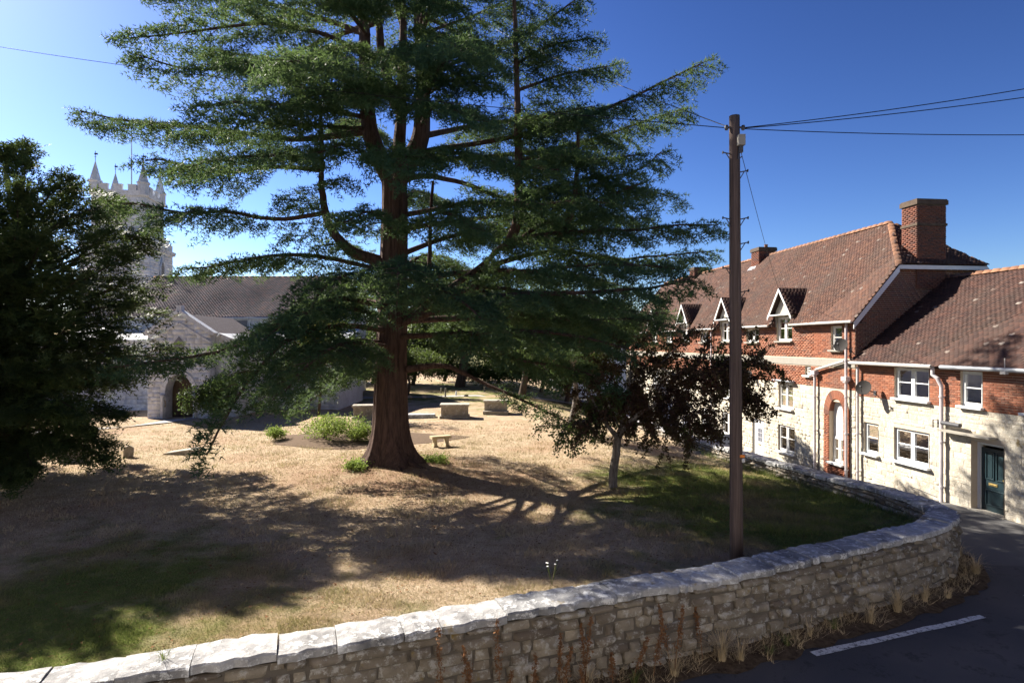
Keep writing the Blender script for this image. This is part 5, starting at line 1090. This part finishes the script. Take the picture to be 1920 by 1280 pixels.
# ---- broad-leaved trees
def leaf_template(R, k, size, spread, fold=.25):
    V = []; F = []
    for i in range(k):
        o = R.normal(0, spread, 3); d = unit(R.normal(0, 1, 3)+np.array([0, 0, -.5])); s_ = unit(np.cross(d, R.normal(0, 1, 3))); nrm = np.cross(d, s_); L_ = size*R.uniform(.7, 1.2); b = len(V)
        V += [o, o+d*L_*.45+s_*L_*.3+nrm*fold*L_*.3, o+d*L_, o+d*L_*.45-s_*L_*.3+nrm*fold*L_*.3]; F += [(b, b+1, b+2), (b, b+2, b+3)]
    return np.array(V), np.array(F)
def grow(sp, o, d, ln, r, depth, R, wood, leafstep=.09, spread=.7, upw=.1, gravity=0.0):
    n = 5; pts = [o]; dd = d
    for i in range(n-1): dd = unit(dd+R.normal(0, .16, 3)+ZU*(upw-gravity*(3-depth))*.3); pts.append(pts[-1]+dd*ln/(n-1))
    pts = np.array(pts); wood.append((pts, r, r*.55))
    if depth <= 1:
        for i in range(int(ln/leafstep)): f = R.uniform(.1, 1)*(n-1); k = min(int(f), n-2); sp.add(pts[k]+(pts[k+1]-pts[k])*(f-k), unit(R.normal(0, 1, 3)), unit(R.normal(0, 1, 3)), R.uniform(.7, 1.2))
    if depth > 0:
        for i in range(R.integers(3, 5)):
            k = R.integers(1, n); dn = unit(dd+R.normal(0, spread, 3)); grow(sp, pts[k], dn, ln*R.uniform(.5, .75), r*.5, depth-1, R, wood, leafstep, spread, upw, gravity)
sb = np.array([*P(1150, 915, 17.5)[:2], 0]); sb[2] = float(lawnz(sb[0], sb[1])); st = thing('crab_apple_tree', tuple(sb), 'small leaning tree with forked trunk and dark purple leaves before the brick terrace', 'tree')
ST = 17.5; SRn = np.random.default_rng(5)
def PS(*pts): return [P(a, b, ST+c_) for a, b, c_ in pts]
limb_part(st, [sb-ZU*.1]+PS((1150, 890, 0), (1155, 850, 0), (1158, 818, 0)), .135, .115, 'grey_bark', 'trunk', 5, 12, .02)
main = [PS((1158, 822, 0), (1135, 790, -.2), (1118, 760, -.3), (1095, 715, -.5)), PS((1158, 822, 0), (1172, 770, .1), (1178, 730, .2), (1185, 660, .3)), PS((1160, 820, 0), (1190, 780, -.2), (1240, 750, -.4), (1310, 712, -.5), (1370, 670, -.4)), PS((1130, 785, -.2), (1090, 790, -.5), (1050, 812, -.8)), PS((1240, 752, -.4), (1290, 760, -.8), (1330, 790, -1)), PS((1178, 735, .2), (1230, 690, .6), (1280, 640, .8)), PS((1310, 712, -.5), (1380, 690, .2), (1430, 672, .5)), PS((1200, 775, -.2), (1240, 790, .5), (1290, 800, 1)), PS((1160, 800, 0), (1140, 750, 1), (1130, 690, 1.5)), PS((1240, 690, .6), (1270, 700, -.8), (1330, 660, -1.2)), PS((1330, 700, -.4), (1380, 720, -.2), (1420, 760, 0))]
plum, green = Spr(), Spr(); wood = []
for i, pts in enumerate(main):
    path = limb_part(st, pts, .085 if i < 3 else .04, .02, 'grey_bark', 'limb', 5, 8, .03); tgt = green if i in (0, 3, 8) else plum
    for q in range(3, len(path)):
        for _ in range(2):
            if i == 1 and SRn.random() < .4: tgt = green if SRn.random() < .5 else plum
            tgt = green if SRn.random() < np.clip((3.6-path[q][0])/2.2+.12*(path[q][2] < 2.6), .06, .95) else plum
            d = unit(unit(path[q]-path[q-1])*.4+SRn.normal(0, .7, 3)); grow(tgt, path[q], d, SRn.uniform(.5, .85), .014, 1, SRn, wood, .028 if tgt is plum else .06, .8, .0, .25)
V_, F_, o_ = [], [], 0
for pts, a_, b_ in wood: v, f = tube_np(pts, np.linspace(a_, b_, len(pts)), 4); V_.append(v); F_.append(f+o_); o_ += len(v)
link('twigs', np_mesh('twigs', np.vstack(V_), np.vstack(F_), True), 'dark_bark', st)['kind'] = 'stuff'
ltpl = [leaf_template(np.random.default_rng(i+40), 3, .095, .05) for i in range(4)]
V, F = scatter(ltpl, *plum.arrays()); o = link('crown', np_mesh('crown', V, F), 'plum_leaf', st); o['kind'] = 'stuff'; o['label'] = 'dark purple leaves'
V, F = scatter(ltpl, *green.arrays()); o = link('crown', np_mesh('crown', V, F), 'apple_leaf', st); o['kind'] = 'stuff'; o['label'] = 'green leaves on the left boughs'
def leafy(name, base, ht, rad, label, mat, trunk_r, nclump, leaf=.2, per=10, cat='tree', group=None, lo=.25, bark='dark_bark', seed=1, shape=1.0, trunk=True, squash=1.0):
    R = np.random.default_rng(seed); base = np.array(base, float); base[2] = float(lawnz(base[0], base[1])) if base[2] > -50 else base[2]+100; t = thing(name, tuple(base), label, cat, group); s_ = Spr()
    if trunk: limb_part(t, [base-ZU*.15, base+ZU*ht*.25+[.1*rad, 0, 0], base+ZU*ht*.5, base+ZU*ht*.85], trunk_r, trunk_r*.25, bark, 'trunk', 5, 10, .03, R)
    lobes = [(R.normal(0, .45, 3)*np.array([rad, rad, ht*.22])+np.array([0, 0, ht*(lo+(1-lo)*.5)]), R.uniform(.35, .6)) for _ in range(9)]
    if trunk:
        for c_, q in lobes[:7]: limb_part(t, [base+ZU*ht*lo*R.uniform(.8, 1.4), base+c_*.6+ZU*.1*ht, base+c_], trunk_r*.3, .02, bark, 'limb', 4, 6, .03, R)
    for _ in range(nclump):
        c_, q = lobes[R.integers(0, 9)]; v = unit(R.normal(0, 1, 3))*R.uniform(.45, 1)**.5*q; p_ = base+c_+v*np.array([rad, rad, ht*(1-lo)*.55*squash]); p_[2] = max(p_[2], base[2]+.05)
        s_.add(p_, unit(R.normal(0, 1, 3)), unit(R.normal(0, 1, 3)), R.uniform(.7, 1.3))
    tp_ = [leaf_template(np.random.default_rng(i+60), per, leaf, leaf*1.3) for i in range(3)]; V, F = scatter(tp_, *s_.arrays()); o = link('crown', np_mesh('crown', V, F), mat, t); o['kind'] = 'stuff'; return t
# background wood
G = 'trees along the far churchyard edge'
leafy('ivy_clad_tree', (-5.1, 58, 0), 12, 5.0, 'tall far tree with ivy clad trunk seen right of the cedar trunk', 'wood_leaf', .55, 2600, .24, 10, 'tree', G, .38, seed=1)
leafy('conifer_tree', (.7, 46, 0), 8.5, 3.6, 'dark tree with straight bare trunk behind the right hand chest tomb', 'wood_leaf', .33, 2200, .2, 10, 'tree', G, .38, seed=2)
leafy('evergreen_tree', (2.95, 30.2, 0), 7.2, 2.9, 'slim dark evergreen behind the crab apple with pale lower trunk', 'yew_needles', .2, 3600, .13, 10, 'tree', G, .4, 'grey_bark', 3)
leafy('umbrella_tree', (-8.3, 47, 0), 4.0, 2.3, 'low pale green umbrella shaped tree on the far lawn', 'apple_leaf', .14, 1500, .15, 9, 'tree', G, .4, seed=4)
labs = ['broad dark green tree at the far left of the wooded edge', 'rounded green tree behind the flower bed', 'leafy tree directly behind the cedar trunk', 'olive green tree left of the ivy clad trunk', 'dense tree right of the ivy clad trunk', 'far tree filling the gap behind the crab apple', 'bushy far tree beside the distant white cottage']
for i, (x, y, h_, r_) in enumerate(((-21, 66, 6.5, 4.5), (-14.5, 62, 7.0, 4.2), (-10, 60, 7.5, 4), (-7.5, 66, 8, 4.4), (-1.5, 63, 7.5, 4.2), (2.8, 58, 7.5, 3.6), (4.5, 50, 6.0, 2.6))):
    leafy('woodland_tree', (x, y, 0), h_, r_, labs[i], ('wood_leaf', 'apple_leaf', 'wood_leaf')[i % 3], .22, 1500, .32, 6, 'tree', G, .18, seed=10+i)
hl = ['low hedge bush at the left end of the far hedge', 'hedge bush behind the far umbrella shaped tree', 'dark hedge bush below the ivy clad tree', 'hedge bush right of the ivy clad trunk', 'hedge bush behind the right hand chest tomb', 'hedge bush at the right end of the far hedge']
for i, x in enumerate((-16, -11.5, -8, -3.4, -.4, 3.0)): leafy('hedge_bush', (x, 59.5+.5*(i % 2), 0), 2.6+.4*(i % 3), 2.4, hl[i], 'box_leaf', .1, 900, .18, 9, 'shrub', 'far hedge', .05, seed=30+i, trunk=False)
leafy('yellow_leaved_shrub', (-11.2, 34.5, 0), 6.8, 1.5, 'tall shrub with yellow leaves against the nave behind the cedar', 'yellow_leaf', .1, 700, .12, 8, 'shrub', None, .45, seed=41)
leafy('clipped_evergreen', (-15.5, 31.6, 0), 2.5, 1.15, 'rounded dark green evergreen bush beside the church porch', 'box_leaf', .1, 2400, .11, 6, 'shrub', None, .02, seed=42, trunk=False)
leafy('garden_bush', (-8.1, 25.7, 0), 1.25, 1.15, 'large bright yellow green bush in the flower bed', 'bush_leaf', .04, 620, .08, 7, 'shrub', 'bushes in the flower bed', .1, seed=43)
leafy('garden_bush', (-6.55, 25.4, 0), .85, .55, 'smaller bright bush in the flower bed next to the cedar trunk', 'bush_leaf', .03, 380, .07, 9, 'shrub', 'bushes in the flower bed', .1, seed=44)
leafy('garden_bush', (-10.3, 25.9, 0), .6, .45, 'little low green bush at the left of the flower bed', 'bush_leaf', .03, 220, .07, 8, 'shrub', 'bushes in the flower bed', .1, seed=45)
leafy('ivy_patch', (-4.95, 19.15, 0), .2, .36, 'low green ivy at the left foot of the cedar trunk', 'bush_leaf', .02, 260, .06, 8, 'plant', 'ivy at the cedar foot', .0, seed=46, trunk=False)
leafy('ivy_patch', (-2.6, 20.4, 0), .16, .36, 'low green ivy at the right foot of the cedar trunk', 'bush_leaf', .02, 200, .06, 8, 'plant', 'ivy at the cedar foot', .0, seed=47, trunk=False)

# ------------------------------------------------------------------ grass and weeds
def blades(n, pos, h, w_, lean, R):
    a = R.uniform(0, 2*math.pi, n); d = np.stack([np.cos(a), np.sin(a), np.zeros(n)], -1); b = R.uniform(0, 2*math.pi, n); ld = np.stack([np.cos(b), np.sin(b), np.zeros(n)], -1)*(R.uniform(0, lean, n)*h)[:, None]
    V = np.stack([pos-d*w_[:, None], pos+d*w_[:, None], pos+ld+ZU*h[:, None]], 1).reshape(-1, 3); return V, np.arange(3*n).reshape(-1, 3)
GR = np.random.default_rng(12); N_ = 520000
ang = GR.uniform(-.78, .76, N_); rr_ = 1/GR.uniform(1/32., 1/6.2, N_); px_ = np.stack([np.tan(ang)*rr_, rr_], -1)
ok = (px_[:, 1] > yfront(px_[:, 0])+.28) & (px_[:, 0] < xlane(np.maximum(px_[:, 1], 14.3))-.28) & (np.hypot(px_[:, 0]+4.1, px_[:, 1]-20) > .9) & (((px_[:, 0]+6.6)/4.1)**2+((px_[:, 1]-26.3)/2.3)**2 > 1)
px_ = px_[ok]; n = len(px_); pos = np.stack([px_[:, 0], px_[:, 1], lawnz(px_[:, 0], px_[:, 1])-.004], -1); grn = np.clip(1.2-np.hypot(px_[:, 0]-9, px_[:, 1]-16)/7, 0, 1)
sc_ = np.clip(px_[:, 1]/11, .8, 2.2); V, F = blades(n, pos, GR.uniform(.02, .062, n)*(1+1.1*grn)*sc_**.5*(.7+.9*(np.sin(px_[:, 0]*2.1+np.sin(px_[:, 1]*1.3)*2)*np.sin(px_[:, 1]*2.7) > .35)), GR.uniform(.003, .007, n)*sc_, 1.2, GR)
tag(link('grass', np_mesh('grass', V, F), 'lawn_blades'), 'short dry grass of the churchyard lawn, greener beside the lane wall', 'grass', None, 'stuff')
n = 16000; q = np.concatenate([GR.normal(0, 1, (10000, 2))*[4.2, 3.6]+[-2.2, 17.2], GR.uniform([-14, 7], [8, 27], (6000, 2))]); q = q[(q[:, 1] > yfront(q[:, 0])+.3) & (q[:, 0] < xlane(np.maximum(q[:, 1], 14.3))-.3)]; n = len(q)
c_ = np.stack([q[:, 0], q[:, 1], lawnz(q[:, 0], q[:, 1])+GR.uniform(.012, .035, n)], -1); V = (c_[:, None]+GR.normal(0, 1, (n, 3, 3))*[.022, .022, .006]).reshape(-1, 3)
tag(link('fallen_litter', np_mesh('fallen_litter', V, np.arange(3*n).reshape(-1, 3)), 'dead_stalk'), 'fallen brown needles and twig litter scattered on the lawn below the cedar', 'litter', None, 'stuff')
pts = []
for s in GR.uniform(3, wl[LANE_I]+14, 420):
    p, t, o = wat(s); q = p-o*(.3+abs(GR.normal(0, .14))); pts.append([q[0], q[1], float(lawnz(q[0], q[1]))])
pts = np.repeat(np.array(pts), 14, 0)+GR.normal(0, .05, (420*14, 3))*[1, 1, 0]; V, F = blades(len(pts), pts, GR.uniform(.08, .3, len(pts)), GR.uniform(.003, .006, len(pts)), .9, GR)
tag(link('wall_foot_grass', np_mesh('wall_foot_grass', V, F), 'long_grass'), 'longer green grass growing along the inner foot of the wall', 'grass', None, 'stuff')
def clump(loc, h_, n, mat, name, label, cat, group, lean=.9, wd=.004):
    R = np.random.default_rng(int(abs(loc[0]*91+loc[1]*37))+n); V = []; F = []; o = 0
    for i in range(n):
        a = R.uniform(0, 6.28); d = np.array([math.cos(a), math.sin(a), 0]); L_ = h_*R.uniform(.5, 1.1); le = R.uniform(.15, lean); base = np.array(loc)+d*R.uniform(0, .07); sd = np.array([-d[1], d[0], 0])*wd
        pts_ = [base+d*le*L_*t*t*1.0+ZU*(L_*t-le*L_*.6*t**3) for t in (0, .4, .75, 1)]
        for k, q in enumerate(pts_): f = 1-.75*k/3; V += [q-sd*f, q+sd*f]
        F += [(o+2*k, o+2*k+1, o+2*k+3, o+2*k+2) for k in range(3)]; o += 8
    return tag(link(name, np_mesh(name, V, F), mat), label, cat, group)
ORD = 'first second third fourth fifth sixth seventh eighth ninth tenth eleventh twelfth thirteenth fourteenth fifteenth sixteenth seventeenth'.split()
def vergeat(px, d_out):                                                        # a spot on the verge, by photo column
    u_ = (px-960)/FPX; i = int(np.argmin(np.abs(WC[:LANE_I+2, 0]/WC[:LANE_I+2, 1]-u_))); p, t, o = wat(wl[i]); q = p+o*(.27+d_out); return (q[0], q[1], -.08+.06*max(0, 1-d_out/.6))
vp = []
for s_ in GR.uniform(4, wl[LANE_I]+1.5, 900):
    p, t, o = wat(s_); q = p+o*(.27+abs(GR.normal(0, .16))); vp.append([q[0], q[1], -.09])
vp = np.repeat(np.array(vp), 9, 0)+GR.normal(0, .03, (8100, 3))*[1, 1, 0]; V, F = blades(len(vp), vp, GR.uniform(.05, .26, len(vp)), GR.uniform(.002, .005, len(vp)), 1.6, GR)
tag(link('verge_grass', np_mesh('verge_grass', V, F), 'straw'), 'thin dead grass and litter along the foot of the wall by the road', 'grass', None, 'stuff')
gl = 'dry straw coloured grass tuft on the verge at the foot of the wall'
for k_, (px, dd_, h_, n_) in enumerate(sorted(((1225, .3, .42, 70), (1315, .22, .55, 120), (1345, .3, .4, 60), (1570, .3, .45, 70), (1625, .25, .6, 110), (1690, .2, .4, 60), (1755, .2, .45, 70), (1800, .3, .5, 100), (1080, .25, .5, 60), (1010, .3, .45, 40), (1480, .2, .35, 40), (1715, .3, .3, 50)))): clump(vergeat(px, dd_), h_, n_, 'straw', 'dry_grass_tuft', ORD[k_]+' from the left of the dry straw coloured tufts along the wall foot', 'grass tuft', 'dry tufts along the verge', 1.0)
for k_, (px, dd_, h_) in enumerate(sorted(((1040, .3, .3), (1420, .25, .25), (1160, .3, .3), (1520, .2, .22), (1390, .35, .2)))): clump(vergeat(px, dd_), h_, 40, 'long_grass', 'green_grass_tuft', ORD[k_]+' from the left of the small green tufts on the verge below the wall', 'grass tuft', 'green tufts along the verge')
def dock(loc, h_, label, mat='dead_stalk'):
    R = np.random.default_rng(int(abs(loc[0]*77)*10)+3); t = thing('dock_stalk', tuple(loc), label, 'weed', 'dead dock stalks before the wall'); b = np.array(loc); ln = R.normal(0, .11, 2)
    pts_ = [b, b+[ln[0]*.4, ln[1]*.4, h_*.5], b+[ln[0], ln[1], h_]]; m = MB(); m.tube(smooth_path(pts_, seg=4), np.linspace(.006, .003, 9), 5); m.build('stem', mat, t); V = []; F = []; o = 0
    for i in range(260):
        f = R.uniform(.35, 1); c_ = b+np.array([ln[0]*f, ln[1]*f, h_*f])+R.normal(0, .035*(1.3-f), 3); v = R.normal(0, .013, (3, 3)); V += list(c_+v); F.append((o, o+1, o+2)); o += 3
    link('seed_head', np_mesh('seed_head', V, F), mat, t)['kind'] = 'stuff'
dl = 'rust brown dead dock stalk standing against the near wall face'
for k_, (px, d_, h_) in enumerate(sorted(((835, .2, 1.22), (845, .25, 1.0), (932, .2, 1.2), (890, .3, .8), (985, .3, .75), (1000, .25, .9), (1022, .3, .7), (1047, .2, 1.0), (1085, .25, .85), (1070, .35, .5), (1205, .25, .8), (1232, .3, 1.0), (1208, .2, .95), (1165, .25, .7), (1282, .15, .8), (910, .4, .5), (1125, .3, .5)))): dock(vergeat(px, d_), h_, ORD[k_]+' from the left of the rust brown dead dock stalks before the wall')
def fern(loc, label, n=11, h_=.35, mat='bush_leaf', name='fern'):
    R = np.random.default_rng(int(abs(loc[0])*100)); V = []; F = []; o = 0
    for i in range(n):
        a = 6.28*i/n+R.uniform(-.2, .2); d = np.array([math.cos(a), math.sin(a), 0]); sd = np.array([-d[1], d[0], 0]); L_ = h_*R.uniform(.8, 1.3)
        for k in range(9):
            t = (k+1)/10; c_ = np.array(loc)+d*L_*t*.9+ZU*(L_*(1.3*t-.9*t*t)); w_ = .35*L_*math.sin(math.pi*min(1, t+.12))*.6
            for sg in (-1, 1): V += [c_-d*.012, c_+d*.022, c_+sd*sg*w_+d*.04-ZU*.02]; F.append((o, o+1, o+2)); o += 3
    return tag(link(name, np_mesh(name, V, F), mat), label, 'plant', 'ferns inside the wall')
for px, py, d, lab in ((1640, 985, 13.6, 'bright green fern clump inside the bend of the wall'), (1690, 975, 13.9, 'small green fern nearest the corner of the wall'), (1525, 912, 17.5, 'light green fern clump on the bank by the lane wall')):
    b = P(px, py, d); fern((b[0], b[1], float(lawnz(b[0], b[1]))), lab)
for s_, dz in ((7.05, 'leftmost'), (8.3, 'middle one'), (10.5, 'rightmost')):
    p, t, o = wat(s_); clump((p[0], p[1], wtop(p[1], p[0])-.02), .22, 26, 'long_grass', 'coping_grass_tuft', dz+' of the three grass tufts sprouting from joints in the coping', 'grass tuft', 'tufts on the coping')
b = P(1035, 1085, 10.3); fl = thing('white_yarrow', (b[0], b[1], float(lawnz(b[0], b[1]))), 'small white flowering yarrow just behind the wall coping', 'flower'); zb = float(lawnz(b[0], b[1]))
for i in range(5):
    x, y = b[0]+random.uniform(-.1, .1), b[1]+random.uniform(-.06, .06); h_ = random.uniform(.3, .55); m = MB(); m.tube([(b[0], b[1], zb), (x, y, zb+h_)], .004, 5); m.build('stem', 'long_grass', fl); m = MB(); m.lathe((x, y, zb+h_), [(.003, 0), (.02, .008), (.018, .014), (.005, .018)], 8); m.build('flower_head', 'white_paint', fl)
